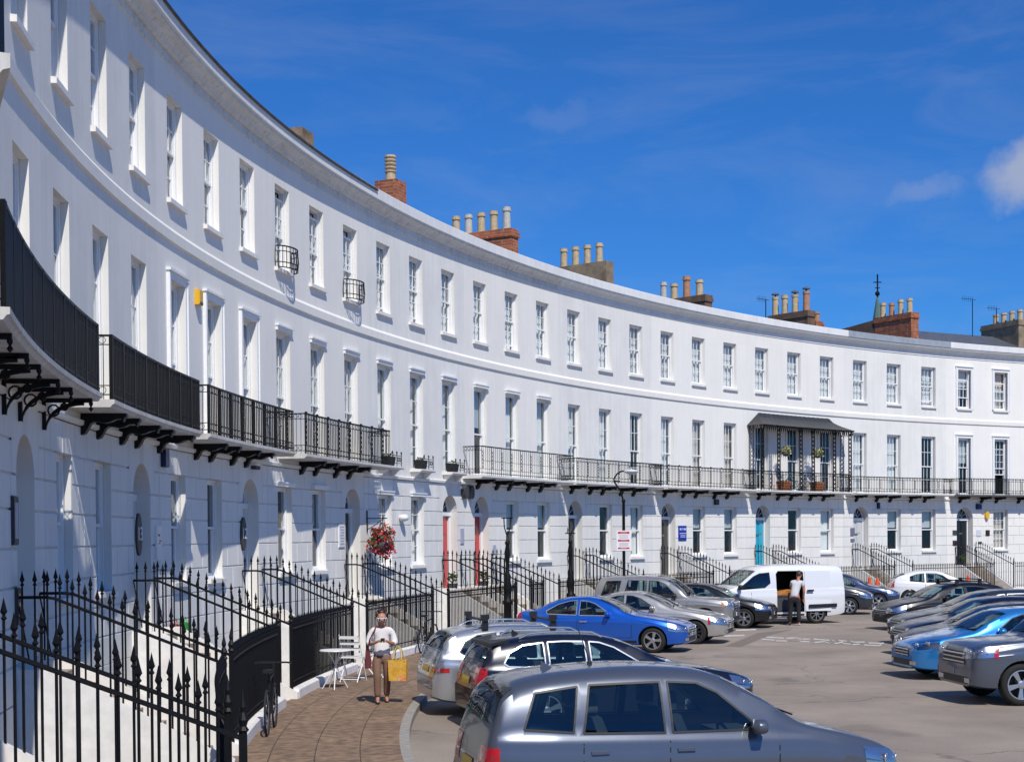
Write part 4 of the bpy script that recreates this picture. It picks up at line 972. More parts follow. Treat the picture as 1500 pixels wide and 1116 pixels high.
    def carve(cl, solver):
        body.modifiers.clear(); obs = []
        for c in cl:
            ob = bpy.data.objects.new('cutter', c); C.objects.link(ob); obs.append(ob)
            md = body.modifiers.new('b', 'BOOLEAN'); md.operation = 'DIFFERENCE'; md.solver = solver; md.object = ob
        bpy.context.view_layer.update(); dg = bpy.context.evaluated_depsgraph_get()
        res = bpy.data.meshes.new_from_object(body.evaluated_get(dg)); body.modifiers.clear()
        for ob in obs: bpy.data.objects.remove(ob)
        xs_ = [v.co.x for v in res.vertices]; ar = sum(p.area for p in res.polygons if p.material_index == 0)
        a0 = sum(p.area for p in me.polygons)
        ok = bool(xs_) and max(xs_)-min(xs_) > .98*L and ar > .55*a0
        return res if ok else None
    nm_ = carve(cuts, 'EXACT') or carve(cuts, 'FAST')
    if nm_ is None:
        print('CARVE PARTIAL', label); nm_ = carve(cuts[:5], 'EXACT') or carve(cuts[:4], 'FAST') or me
    cos = []
    for c in []:
        ob = bpy.data.objects.new('cutter', c); C.objects.link(ob); cos.append(ob)
        md = body.modifiers.new('b', 'BOOLEAN'); md.operation = 'DIFFERENCE'; md.solver = 'EXACT'; md.object = ob
    body.data = nm_
    nm_.polygons.foreach_set('use_smooth', [True]*len(nm_.polygons)); nm_.set_sharp_from_angle(angle=math.radians(32))
    for ob in cos: bpy.data.objects.remove(ob)
    body.parent = t
    def hit(o, d):
        h = bvh.ray_cast(Vector(o), Vector(d)); return h[0], h[1]
    def side_pt(x, z, sg, off):
        h, nn = hit((X(x), sg*2, z), (0, -sg, 0))
        if h is None: h = Vector((X(x), sg*B.fw(x)*.9, z)); nn = Vector((0, sg, 0))
        return h+nn*off
    def side_patch(mb, poly, sg, off, nz=8, nx=8, mi=0):
        zs_ = [p[1] for p in poly]; za, zb = min(zs_)+1e-4, max(zs_)-1e-4; rows = []
        for j in range(nz+1):
            z = za+(zb-za)*j/nz; q = scan(poly, z)
            if q: rows.append([side_pt(q[0]+(q[1]-q[0])*i/nx, z, sg, off) for i in range(nx+1)])
        b = len(mb.v); vs = [v for r_ in rows for v in r_]
        fs = [(j*(nx+1)+i, j*(nx+1)+i+1, (j+1)*(nx+1)+i+1, (j+1)*(nx+1)+i) for j in range(len(rows)-1) for i in range(nx)]
        mb.add(vs, [f if sg > 0 else f[::-1] for f in fs], mi)
    def strip(mb, pts, sg, wd, off, mi=0):
        """thin strip along a side-view polyline"""
        dense = []
        for (a, b), (c, d) in zip(pts[:-1], pts[1:]):
            n = max(1, int(math.hypot(c-a, d-b)/.08)); dense += [(a+(c-a)*i/n, b+(d-b)*i/n) for i in range(n)]
        dense.append(pts[-1]); vs = []
        for i, (x, z) in enumerate(dense):
            p, q = dense[max(0, i-1)], dense[min(len(dense)-1, i+1)]; dx, dz = q[0]-p[0], q[1]-p[1]; l = math.hypot(dx, dz) or 1
            ox, oz = -dz/l*wd/2, dx/l*wd/2
            vs += [side_pt(x+ox, z+oz, sg, off), side_pt(x-ox, z-oz, sg, off)]
        mb.add(vs, [(2*i, 2*i+1, 2*i+3, 2*i+2) for i in range(len(dense)-1)], mi)
    def cyl_patch(mb, cx, cy, a0, a1, zlo, zhi, off, nu=8, nv=5, mi=0, back=False):
        vs = []
        for i in range(nu+1):
            u = i/nu; a = math.radians(a0+(a1-a0)*u); d = Vector((math.cos(a), math.sin(a), 0))
            l, h_ = (zlo(u) if callable(zlo) else zlo), (zhi(u) if callable(zhi) else zhi)
            for j in range(nv+1):
                z = l+(h_-l)*j/nv; o = Vector((cx, cy, z))+d*3; h, nn = hit(o, -d)
                if h is None or (h-Vector((cx, cy, z))).dot(d) < -.2: h, nn = hit(o-Vector((0, 0, .06)), -d)
                if h is None: h = Vector((cx, cy, z))+d*.3; nn = d
                vs.append(h+d*off)
        mb.add(vs, [(i*(nv+1)+j, (i+1)*(nv+1)+j, (i+1)*(nv+1)+j+1, i*(nv+1)+j+1) for i in range(nu) for j in range(nv)], mi)
    # glass and its trim
    trimm = CHROME if 'chrome' in details else BLACKP
    for sg in (-1, 1):
        tr = MB()
        for poly in sides:
            g = MB(); side_patch(g, grow(poly, .012), sg, .004); g.build('side_window', CGLASS, t, smooth=True)
            for p, q in zip(poly, poly[1:]+poly[:1]): strip(tr, [p, q], sg, .020, .006)
        tr.build('window_trim', trimm, t)
    for nm, a, b in scr:
        g = MB(); nx, ny = 8, 10; vs = []
        for i in range(nx+1):
            x = a-.015+(b-a+.03)*i/nx; zt = B.ft(x)*hs; s_ = (B.ft(x+.02)-B.ft(x-.02))*hs/.04; nv_ = Vector((s_, 0, 1)).normalized(); hw = max(.3, B.par(x)[4]-.055)
            for j in range(ny+1):
                y = -hw+2*hw*j/ny; o = Vector((X(x), y, zt+.02))+nv_*.8; h, nn = hit(o, -nv_)
                vs.append((h if h else o-nv_*.8)+nv_*(.005 if nm == 'windscreen' else .012))
        g.add(vs, [(i*(ny+1)+j, i*(ny+1)+j+1, (i+1)*(ny+1)+j+1, (i+1)*(ny+1)+j) for i in range(nx) for j in range(ny)])
        g.build(nm, CGLASS, t, smooth=True)
    # seams, sills, handles
    ds = [min(p[0] for p in sides[0])-.12]+[(max(p[0] for p in sides[i])+min(p[0] for p in sides[i+1]))/2 for i in range(len(sides)-1)]
    s0 = tp['ax'][0]+.42; zb = B.fb(2.0)*hs; b0 = tp.get('bot', .19)
    for sg in (-1, 1):
        q = MB()
        xs_ = [s0+.12]+ds[1:3]
        for x in xs_: strip(q, [(x, zb-.03), (x+.02, b0+.2)], sg, .012, .002)
        strip(q, [(s0+.1, b0+.2), (tp['ax'][1]-.42, b0+.2)], sg, .012, .002)
        q.build('door_seams', BLACKP, t)
        for x in ds[1:3]:
            hx = x-.16; p = side_pt(hx, zb-.12, sg, .012); q = MB(); q.box(p.x-.09, p.x+.09, p.y-.015, p.y+.015, p.z-.014, p.z+.014); q.build('door_handle', pm if 'chrome' not in details else CHROME, t)
        q = MB(); side_patch(q, [(s0, b0+.03), (tp['ax'][1]-.46, b0+.03), (tp['ax'][1]-.46, b0+.13), (s0, b0+.13)], sg, .004, 3, 10); q.build('sill_trim', BLACKP, t)
        # mirror
        mx = min(p[0] for p in sides[0])+.08; p = side_pt(mx, zb+.05, sg, 0); q = MB(); c = p+Vector((.03, sg*.13, .035))
        prof = []
        for i in range(7):
            for j in range(10):
                a = 2*math.pi*j/10; u = -1+2*i/6; rr = math.sqrt(max(0, 1-u**4))*.5+.5*(1 if abs(u) < .99 else .3)
                q.v.append((c.x+.075*u, c.y+.115*rr*math.cos(a)*(1 if abs(u) < .9 else .75), c.z+.075*rr*math.sin(a)*(1 if abs(u) < .9 else .75)))
        q.f += [(i*10+j, i*10+(j+1) % 10, (i+1)*10+(j+1) % 10, (i+1)*10+j) for i in range(6) for j in range(10)]+[tuple(range(10)), tuple(60+j for j in range(10))]; q.m += [0]*62
        q.tube([p-Vector((0, sg*.02, 0)), c-Vector((0, sg*.06, .02))], .025, 5)
        q.build('wing_mirror', BLACKP if kind in ('van',) or 'black_mirror' in details else (opts.get('mirror') or pm), t, smooth=True)
    # front end
    fz = B.ft(.05)*hs; gz0, gz1 = fz-.22, fz-.04
    if kind in ('suv',): gz0, gz1 = fz-.28, fz-.06
    q = MB(); cyl_patch(q, L/2-1.6, 0, -opts.get('grille', 14), opts.get('grille', 14), gz0, gz1, .006, 10, 5); gr = q.build('grille', BLACKP, t, smooth=True)
    q = MB()
    for i in range(3):
        z = gz0+(gz1-gz0)*(i+.5)/3; cyl_patch(q, L/2-1.6, 0, -opts.get('grille', 14)+1, opts.get('grille', 14)-1, z-.012, z+.012, .014, 10, 1)
    q.build('grille_bar', CHROME, gr)
    q = MB(); cyl_patch(q, L/2-1.6, 0, -20, 20, b0+.1, b0+.22, .006, 12, 3); q.build('lower_intake', BLACKP, t, smooth=True)
    hh = opts.get('lamp', (fz-.17, fz+.0, fz+.10)); lens = opts.get('lamps', (8, 62))
    for sg in (-1, 1):
        cx, cy = L/2-.75, sg*(B.fw(.5)-.55)
        lo = lambda u: hh[0]+.06*u; hi = lambda u: hh[1]+(hh[2]-hh[1])*u
        a0, a1 = sg*lens[0], sg*lens[1]
        q = MB(); cyl_patch(q, cx, cy, a0, a1, lo, hi, .004, 10, 4); hl = q.build('headlight', LAMPIN if 'darklamp' not in details else BLACKP, t, smooth=True)
        q = MB(); cyl_patch(q, cx, cy, a0-sg, a1+sg, lambda u: lo(u)-.004, lambda u: hi(u)+.004, .012, 10, 4); q.build('lens', LENS, hl, smooth=True)
        for u in (.3, .62):
            q = MB()
            a = math.radians(a0+(a1-a0)*u); d = Vector((math.cos(a), math.sin(a), 0)); z = (lo(u)+hi(u))/2; h, nn = hit(Vector((cx, cy, z))+d*3, -d)
            if not h: continue
            q.lathe([(.055, 0), (.05, .012), (.02, .004), (0, .008)], h+d*.003, 12, M=d.to_track_quat('Z', 'Y').to_matrix())
            q.build('bulb_ring', CHROME, hl, smooth=True)
        if 'amber' in details:
            q = MB(); cyl_patch(q, cx, cy, a1-sg*4, a1+sg*2, lambda u: lo(.8)-.005, lambda u: hi(.9)-.03, .014, 4, 2); q.build('indicator', REDL if 'redind' in details else AMBER, hl)
        q = MB(); a = 14; cyl_patch(q, L/2-1.6, 0, sg*16, sg*23, b0+.12, b0+.2, .01, 4, 2); q.build('fog_light', LAMPIN, t)
        # tail lamps
        tz = B.ft(L-.05)*hs; tl = opts.get('tail', (.74, 1.0)); cx2, cy2 = -L/2+.5, sg*(B.fw(L-.4)-.42)
        q = MB(); cyl_patch(q, cx2, cy2, sg*(180-opts.get('tailang', 50)), sg*(180-2), tl[0], tl[1], .006, 9, 4); q.build('tail_light', REDL if 'cleartail' not in details else LENS, t, smooth=True)
        if 'cleartail' in details:
            q = MB(); cyl_patch(q, cx2, cy2, sg*(180-60), sg*(180-8), tl[0]+.02, tl[0]+.1, .003, 9, 2); q.build('tail_light_bulb', REDL, t, smooth=True)
    if plate:
        q = MB(); cyl_patch(q, L/2-3, 0, -4.6, 4.6, b0+.24, b0+.35, .016, 4, 2); q.build('number_plate', PLATEW, t)
        q = MB(); cyl_patch(q, -L/2+3, 0, 180-4.6, 180+4.6, .72, .83, .012, 4, 2); q.build('number_plate', PLATEY, t)
    # bonnet shut lines
    q = MB()
    for sg in (-1, 1):
        vs = []
        for x in lin(.18, tp['ws'][0]-.05, 14):
            y = sg*(B.par(x)[4]-.10); z = B.ft(x)*hs+.3
            for o_ in (-.006, .006):
                h, nn = hit((X(x), y+o_, z), (0, 0, -1)); vs.append((h or Vector((X(x), y, z-.3)))+Vector((0, 0, .002)))
        q.add(vs, [(2*i, 2*i+1, 2*i+3, 2*i+2) for i in range(14)])
    q.build('bonnet_seams', BLACKP, t)
    q = MB()
    for y0, y1 in ((.05, .62), (-.55, .0)):
        a = tp['ws'][0]; p = Vector((X(a-.01), y0, B.ft(a)*hs+.045)); e = Vector((X(a+.1), y1, B.ft(a+.1)*hs+.05)); q.tube([p, e], .01, 4)
    q.build('windscreen_wiper', BLACKP, t)
    # wheels
    rm = {'alloy': ALLOY, 'dark': DALLOY, 'steel': simple('grey steel wheel', (.3, .3, .31), .4, .6)}[rim]
    for ai, ax in enumerate(tp['ax']):
        for sg in (-1, 1):
            key = ('wheel', r, rim, wheel_style)
            if key not in PROTO:
                q = MB(); MM = Matrix.Rotation(-math.pi/2, 3, 'X'); w2 = .105
                q.lathe([(r*.68, -w2*.9), (r*.86, -w2), (r*.97, -w2*.8), (r, -w2*.4), (r, w2*.4), (r*.97, w2*.8), (r*.86, w2), (r*.68, w2*.9), (r*.66, w2*.6)], (0, 0, 0), 32, M=MM, cap=False)
                wo = q.build('wheel', TYRE, t, smooth=True)
                q = MB(); q.lathe([(r*.70, .09), (r*.71, .098), (r*.66, .1), (r*.63, .04), (r*.6, -.03), (0, -.03)], (0, 0, 0), 32, mi=1, M=MM, cap=False)
                q.lathe([(r*.70, .0985), (r*.71, .103), (r*.655, .104), (r*.63, .07)], (0, 0, 0), 32, mi=0, M=MM, cap=False)
                nsp = wheel_style
                for i in range(nsp):
                    for dl in ((-.11, .11) if nsp <= 6 else (0,)):
                        a = 2*math.pi*i/nsp+dl; u = Vector((math.cos(a), 0, math.sin(a))); v = Vector((-math.sin(a), 0, math.cos(a))); wd = r*(.055 if nsp <= 6 else .035)
                        P = lambda s, tt, y: u*s+v*tt+Vector((0, y, 0))
                        q.hexa([P(r*.1, -wd, .05), P(r*.66, -wd*1.1, .06), P(r*.66, wd*1.1, .06), P(r*.1, wd, .05), P(r*.1, -wd, .088), P(r*.66, -wd*1.1, .1), P(r*.66, wd*1.1, .1), P(r*.1, wd, .088)])
                q.lathe([(r*.2, .05), (r*.2, .09), (r*.12, .1), (0, .1)], (0, 0, 0), 16, M=MM)
                q.build('rim', [rm, BLACKP], wo, smooth=False); PROTO[key] = wo
            else: wo = copy_tree(PROTO[key], t)
            wo.location = (X(ax), sg*(B.fw(ax)-.115), r); st = opts.get('steer', 0) if ai == 0 else 0
            wo.rotation_euler = (0, R.random()*6, (0 if sg > 0 else math.pi)+st)
    # seats
    sx = [tp['ws'][1]+.35] if kind == 'van' else [tp['ws'][1]+.28, tp['ws'][1]+1.1]
    for i, x in enumerate(sx):
        for y in (-.36, .36):
            q = MB(); sb = .62*hs if kind not in ('suv', 'van', 'mpv') else .75*hs; q.box(X(x)-.02, X(x)+.5, y-.25, y+.25, .44, sb-.08)
            q.hexa([(X(x)-.04, y-.25, sb-.1), (X(x)+.1, y-.25, sb-.1), (X(x)+.1, y+.25, sb-.1), (X(x)-.04, y+.25, sb-.1), (X(x)-.22, y-.2, sb+.45), (X(x)-.12, y-.2, sb+.45), (X(x)-.12, y+.2, sb+.45), (X(x)-.22, y+.2, sb+.45)])
            q.box(X(x)-.25, X(x)-.14, y-.13, y+.13, sb+.49, sb+.66); q.build('seat', SEATM, t)
    q = MB(); c = Vector((X(tp['ws'][0]+.62), -.36, .9*hs if kind not in ('suv', 'van') else 1.08)); q.ring(c, .18, .015, Vector((0, 1, 0)), Vector((-.4, 0, .92)), 18); q.build('steering_wheel', BLACKP, t)
    q = MB(); x = tp['ws'][0]+.12; q.box(X(x+.42), X(x), -.62, .62, .5, B.fb(x)*hs-.06); q.build('dashboard', SEATM, t)
    # roof furniture
    if rails:
        for sg in (-1, 1):
            q = MB(); a, b = tp['ws'][1]+.2, L-.75; pts = []
            for i in range(9):
                x = a+(b-a)*i/8; zt, zs_, w_, hc, wr, _ = B.par(x); pts.append((X(x), sg*(wr-.07), zt+(.055 if 0 < i < 8 else .0)))
            q.tube(pts, .017, 6); q.build('roof_rail', rails, t)
    def roofz(x): return B.ft(x)*hs+.02
    if 'fin' in details:
        q = MB(); x = L-.85; z = roofz(x); q.prism([(X(x)+.09, -.015, z-.02), (X(x)-.07, -.015, z-.03), (X(x)-.06, -.015, z+.075)], (0, .03, 0)); q.build('aerial_fin', opts.get('fin') or pm, t)
    if 'rod' in details:
        q = MB(); x = opts.get('rodx', L-.9); z = roofz(x); q.lathe([(.03, -.01), (.025, .02), (.01, .04)], (X(x), 0, z), 8); q.tube([(X(x), 0, z+.03), (X(x)-.12, 0, z+.36)], .006, 4); q.build('aerial', BLACKP, t)
    if 'spoiler' in details:
        q = MB(); x = L-.42; zt, zs_, w_, hc, wr, _ = B.par(x-.1); z = roofz(x-.12)
        q.hexa([(X(x)-.14, -wr, z-.10), (X(x)+.16, -wr+.03, z-.05), (X(x)+.16, wr-.03, z-.05), (X(x)-.14, wr, z-.10), (X(x)-.14, -wr, z-.055), (X(x)+.16, -wr+.03, z+.0), (X(x)+.16, wr-.03, z+.0), (X(x)-.14, wr, z-.055)]); q.build('roof_spoiler', BLACKP, t)
    if 'bars' in details:
        for x in opts.get('barx', (2.35, 3.3)):
            q = MB(); zt, zs_, w_, hc, wr, _ = B.par(x); z = roofz(x)
            q.box(X(x)-.04, X(x)+.04, -wr-.04, wr+.04, z+.09, z+.12)
            for sg in (-1, 1): q.box(X(x)-.05, X(x)+.05, sg*(wr-.02)-.035, sg*(wr-.02)+.035, z-.06, z+.09); q.box(X(x)-.06, X(x)+.06, sg*(wr-.02)-.05, sg*(wr-.02)+.05, z+.12, z+.2 if 'carrier' in details else z+.125)
            q.build('roof_bar', BLACKP, t)
    t['car_len'] = L
    return t, B, X, side_pt
def at_wheel(kind, x, y, head, side, rear=False):
    """centre of a car whose near front (or rear) wheel meets the ground at photo pixel x, y"""
    tp = TYPES[kind]; p = gnd(x, y); lx = tp['L']/2-tp['ax'][1 if rear else 0]; ly = side*(pchip(tp['w'])(tp['ax'][0])-.1)
    c, s = math.cos(head), math.sin(head); return Vector((p.x-(lx*c-ly*s), p.y-(lx*s+ly*c), 0))
def at_point(kind, P, head, lx, ly):
    c, s = math.cos(head), math.sin(head); return Vector((P[0]-(lx*c-ly*s), P[1]-(lx*s+ly*c), 0))
rad = math.radians
GL = 'cars parked nose out along the crescent kerb'; GR = 'cars parked in the opposite row on the right'
SILV = paint('warm silver paint', (.52, .50, .47), .65, .32); BLUE = paint('bright blue metallic', (.006, .11, .56), .5, .3); GOLDS = paint('champagne silver paint', (.40, .39, .37), .7, .34)
BLK = paint('black car paint', (.004, .004, .006), 0, .35, .5); WHT = paint('white van paint', (.72, .73, .75), 0, .35); GRY = paint('dark grey metallic', (.026, .029, .038), .1, .3, .6)
NAVY = paint('navy metallic', (.004, .006, .018), .1, .3, .6); LBLUE = paint('sky blue metallic', (.03, .24, .62), .5, .3); SLV2 = paint('silver estate paint', (.50, .52, .56), .7, .3); DGS = paint('graphite silver paint', (.105, .12, .155), .5, .3, .7)
DNV = paint('blue grey metallic', (.03, .045, .10), .5, .3)
h = rad(-18); make_car('saloon_car', 'pale silver saloon with dark multi spoke wheels beside the blue saloon', 'sedan', SILV, at_wheel('sedan', 1018, 943, h, -1), h, rim='dark', wheel_style=9, details=('amber', 'redind'), group=GL)
make_car('saloon_car', 'bright blue saloon with chrome window line and silver wheels', 'sedan', BLUE, at_wheel('sedan', 957, 956, h, -1), h, details=('chrome',), group=GL, wheel_style=5)
y = 927; P = gnd(1071, y); make_car('off_road_car', 'champagne silver boxy off road car behind the pale silver saloon', 'suv', GOLDS, at_point('suv', P, h, 2.2, -.72), h, details=('black_mirror', 'amber'), group=GL, opts=dict(lamp=(.78, .94, .98), lamps=(5, 48)))
h = rad(-20); make_car('hatchback_car', 'black sporty hatchback parked between the off road car and the white van', 'coupehatch', BLK, at_wheel('coupehatch', 1090, 920, h, -1), h, group=GL, wheel_style=6)
h = rad(15); make_car('estate_car', 'navy estate car with chrome roof rails and black rear spoiler near the front', 'estate', NAVY, at_point('estate', (-.50, 22.6), h, -2.25, -.72), h, details=('chrome', 'spoiler', 'fin'), rails=CHROME, opts=dict(fin=BLACKP), group=GL)
make_car('estate_car', 'silver estate car carrying black roof bar clamps behind the navy estate', 'estate', SLV2, at_point('estate', (-1.25, 24.65), h, -2.25, -.72), h, hs=1.02, details=('bars', 'carrier', 'cleartail'), rails=CHROME, opts=dict(barx=(2.55, 3.75), tail=(.72, 1.15)), group=GL)
h = rad(13); make_car('people_carrier', 'graphite silver people carrier cut by the bottom edge, nearest of all', 'mpv', DGS, Vector((1.66, 15.2, 0)), h, hs=1.04, details=('fin', 'rod'), opts=dict(rodx=3.1), group=GL)
h = math.pi+rad(14)
van, VB, VX, vside = make_car('panel_van', 'white panel van with its side door slid open and a man at the opening', 'van', WHT, at_wheel('van', 1195, 912.8, h, 1, True), h, rim='steel', wheel_style=8, details=('black_mirror',), opts=dict(open_side=[[(2.42, .42), (3.42, .42), (3.42, 1.76), (3.3, 1.8), (2.5, 1.8), (2.42, 1.7)]], lamp=(.72, .95, 1.12), tail=(.85, 1.45), tailang=14))
h = rad(-15); make_car('people_carrier', 'dark grey people carrier with silver wheels just behind the open van', 'mpv', GRY, at_wheel('mpv', 1244, 900, h, -1), h, wheel_style=6, group=GL)
P = gnd(1317, 892.5); make_car('hatchback_car', 'blue grey hatchback half hidden behind the dark grey people carrier', 'hatch', DNV, at_point('hatch', P, h, 2.1, -.6), h, group=GL)
h = rad(-8); make_car('hatchback_car', 'white sporty hatchback with red tail lamps in front of the railings on the right', 'coupehatch', WHT, Vector((18.15, 62.6, 0)), h, group=GL, hs=1.02, opts=dict(tail=(.78, 1.05)))
h = math.pi+rad(12); make_car('hatchback_car', 'black hatchback with black roof bars at the far end of the right row', 'hatch', BLK, at_wheel('hatch', 1342, 923.5, h, 1), h, details=('bars',), opts=dict(barx=(2.3, 3.1), steer=.5), group=GR, rails=BLACKP)
h = math.pi+rad(6)
P = gnd(1326, 945); make_car('estate_car', 'dark grey estate car with a bright silver window line in the right row', 'estate', GRY, at_point('estate', P, h, 2.25, .5), h, details=('chrome',), group=GR)
P = gnd(1332, 961.5); make_car('hatchback_car', 'dark navy hatchback between the dark grey estate and the black hatchback beside the blue car', 'hatch', NAVY, at_point('hatch', P, h, 2.05, .5), h, hs=.98, group=GR)
P = gnd(1340, 979); make_car('hatchback_car', 'black low hatchback immediately behind the light blue hatchback', 'hatch', BLK, at_point('hatch', P, h, 2.05, .5), h, hs=.97, group=GR)
make_car('hatchback_car', 'light blue hatchback with silver twin spoke wheel in the right row', 'hatch', LBLUE, at_wheel('hatch', 1398, 996, h, 1), h, hs=.99, details=('darklamp',), opts=dict(lamp=(.60, .78, .90), lamps=(5, 64)), group=GR, wheel_style=6)
make_car('off_road_car', 'silver grey square off road car with a studded black grille at the lower right corner', 'suv', DGS, at_wheel('suv', 1494, 1033, h, 1), h, hs=1.04, details=('amber', 'redind', 'black_mirror'), opts=dict(lamp=(.80, 1.02, 1.04), lamps=(3, 58), grille=17), group=GR)
# ------------------------------------------------------------------ street furniture and small things
def solo(mb, name, mats, org, label, cat, group=None, smooth=False):
    return tag(mb.build(name, mats, None, org, smooth), label, cat, group)
def ball(mb, c, rx, ry=None, rz=None, n=8, m=6, mi=0):
    ry = ry or rx; rz = rz or rx; c = Vector(c)
    mb.lathe([(max(0, math.sin(math.pi*i/m)), -math.cos(math.pi*i/m)) for i in range(m+1)], c, n, mi, M=Matrix.Diagonal((rx, ry, rz)))
def at_n(x, n, lo=0.0, hi=31.0):
    """k on the offset curve n seen at photo column x"""
    best = None
    for i in range(600):
        k = lo+(hi-lo)*i/599; p = W(k, 0, n); d = p-Vector((0, 0, 3)); u = 750+2157*d.dot(X0)/d.dot(F0)
        if best is None or abs(u-x) < best[0]: best = (abs(u-x), k)
    return best[1]
X0, F0 = X_AX, F_AX
DGREY = simple('dark grey plastic', (.05, .05, .055), .6); YEL = simple('yellow plastic', (.75, .42, .02), .4); NAVYP = simple('navy plastic', (.01, .018, .08), .4)
REDP = simple('red sign paint', (.62, .03, .04), .5); SIGNW = simple('white sign enamel', (.78, .78, .78), .4); PALE = simple('faint lettering', (.42, .42, .5), .6); BLUEP = simple('blue sign paint', (.01, .03, .32), .4)
# modern bent lamp column with a parking sign
LB = gnd(914.5, 914, .12)
t = thing('street_lamp', 'tall black street lamp with bent arm and pale head behind the parked cars', 'street lamp', LB)
m = MB(); m.lathe([(.13, 0), (.12, .04), (.085, .08), (.08, 1.3), (.10, 1.32), (.10, 1.40), (.065, 1.46), (.052, 1.5), (.048, 4.0), (.062, 4.02), (.062, 4.1), (.02, 4.12)], LB, 14); m.build('column', IRON, t, LB, True)
m = MB(); P = lambda x, z, y=0: LB+Vector((x, y, z))
m.tube([P(0, 4.05), P(-.10, 4.38), P(-.30, 4.68), P(-.31, 4.78), P(-.22, 4.93), P(-.08, 5.02), P(.02, 5.03)], .028, 8); m.tube([P(-.28, 4.70), P(-.1, 4.69)], .03, 6); m.build('bracket_arm', IRON, t, LB, True)
m = MB(); ball(m, P(.25, 5.02), .25, .14, .07, 14, 8); m.tube([P(.26, 5.07), P(.26, 5.12)], .03, 8); m.build('lamp_head', simple('pale grey lamp housing', (.55, .57, .6), .4), t, LB, True)
m = MB(); ball(m, P(.27, 4.98), .19, .11, .06, 14, 6); m.build('lamp_bowl', simple('milky lamp bowl', (.6, .6, .55), .3), t, LB, True)
s = thing('parking_sign', 'white parking notice with red bands fixed to the street lamp column', 'sign', P(0, 2.42, -.08))
S0 = P(0, 2.42, -.075)
m = MB(); m.box(-.245, .245, -.012, .012, 0, .66, M=Matrix.Translation(S0)); m.build('panel', SIGNW, s, s.location)
m = MB()
for z0, z1 in ((.555, .625), (.30, .365), (.055, .11)): m.box(-.20, .18, -.0155, -.0125, z0, z1, M=Matrix.Translation(S0))
m.build('red_band', REDP, s, s.location)
m = MB()
for i, z in enumerate((.50, .465, .43, .40, .245, .215, .185, .15)): m.box(-.17+.01*(i % 3), .15-.02*(i % 2), -.0155, -.0125, z, z+.012, M=Matrix.Translation(S0))
for z0 in (.58, .325, .077): m.box(-.11, .09, -.019, -.016, z0, z0+.018, mi=0, M=Matrix.Translation(S0))
m.build('lettering', PALE, s, s.location)
# cast iron lamp standards without lanterns
def old_lamp(px, n, label, top):
    k = at_n(px, n); o = W(k, .12, n); t = thing('lamp_standard', label, 'lamp post', o, group='old cast iron lamp standards')
    m = MB(); m.box(-.17, .17, -.17, .17, 0, .12, M=Matrix.Translation(o)); m.lathe([(.15, .12), (.13, .2), (.12, .9), (.15, .95), (.15, 1.02), (.10, 1.08), (.12, 1.3), (.14, 1.4), (.09, 1.6), (.10, 1.75), (.06, 1.85), (.05, 2.1), (.075, 2.3), (.085, 2.45), (.05, 2.65), (.07, 2.7), (.07, 2.75), (.035, 2.8), (.035, 2.95)], o, 10)
    m.build('pedestal', IRON, t, o, True)
    m = MB(); Q = lambda x, z: o+Vector((x, 0, z))
    for sg in (-1, 1): m.tube([Q(0, 2.92), Q(sg*.04, 3.02), Q(sg*.085, 3.2), Q(sg*.095, top)], .017, 6)
    m.tube([Q(-.17, top), Q(.17, top)], .016, 6); m.build('lantern_fork', IRON, t, o)
old_lamp(745, 3.0, 'black cast iron lamp standard with a forked top left of centre', 3.45)
old_lamp(836, 3.0, 'black cast iron lamp standard close in front of the charcoal door', 3.0)
# hanging basket by the black door
t = thing('wall_bracket', 'thin black iron wall bracket holding the red flower basket', 'bracket', W(9.66, 3.5, 0))
m = MB(); kb_ = 9.63; m.tube([W(kb_, 3.18, .02), W(kb_, 3.78, .02)], .02, 5); m.tube([W(kb_, 3.56, .02), W(kb_, 3.56, .62)], .014, 5); m.tube([W(kb_, 3.25, .02), W(kb_, 3.4, .3), W(kb_, 3.56, .5)], .011, 5); m.build('arm', IRON, t, t.location)
BC = W(9.58, 2.95, .5)
t = thing('hanging_basket', 'hanging basket overflowing with red and pink flowers beside the black door', 'flower basket', BC)
m = MB(); m.lathe([(0, -.42), (.16, -.36), (.26, -.2), (.29, -.05), (.27, -.05)], BC, 12); m.build('basket', DGREY, t, BC, True)
m = MB()
for a in (0, 2.1, 4.2): m.tube([BC+Vector((.27*math.cos(a), .27*math.sin(a), -.05)), BC+Vector((0, 0, .58))], .006, 4)
m.build('chain', IRON, t, BC)
def leaves(mb, c, rx, ry, rz, n, s0, s1, hang=0.0, shell=.55, mi=None):
    for _ in range(n):
        while True:
            v = Vector((R.uniform(-1, 1), R.uniform(-1, 1), R.uniform(-1, 1)))
            if shell < v.length < 1: break
        b = .82+.3*math.sin(v.x*5+v.z*7)*.5
        p = c+Vector((v.x*rx*b, v.y*ry*b, v.z*rz*b-hang*(1-v.z)*abs(v.x)*.5)); s = R.uniform(s0, s1)
        a = Vector((R.gauss(0, 1), R.gauss(0, 1), R.gauss(0, 1))).normalized(); u = a.orthogonal().normalized(); w_ = a.cross(u)
        mb.quad(p-u*s-w_*s*.55, p+u*s*.2-w_*s*.8, p+u*s+w_*s*.5, p-u*s*.3+w_*s*.8, R.choice(mi) if mi else 0)
LEAF = [simple('green leaf', (.05, .09, .02), .6), simple('yellow green leaf', (.12, .15, .03), .6)]
PET = [simple('red petal', (.6, .012, .02), .6), simple('dark red petal', (.33, .006, .02), .6), simple('pink petal', (.62, .08, .25), .6), simple('orange petal', (.62, .1, .03), .6)]
m = MB(); leaves(m, BC+Vector((0, 0, .05)), .42, .38, .42, 650, .025, .05, .12, .2, [0, 0, 1]); m.build('foliage', LEAF, t, BC)
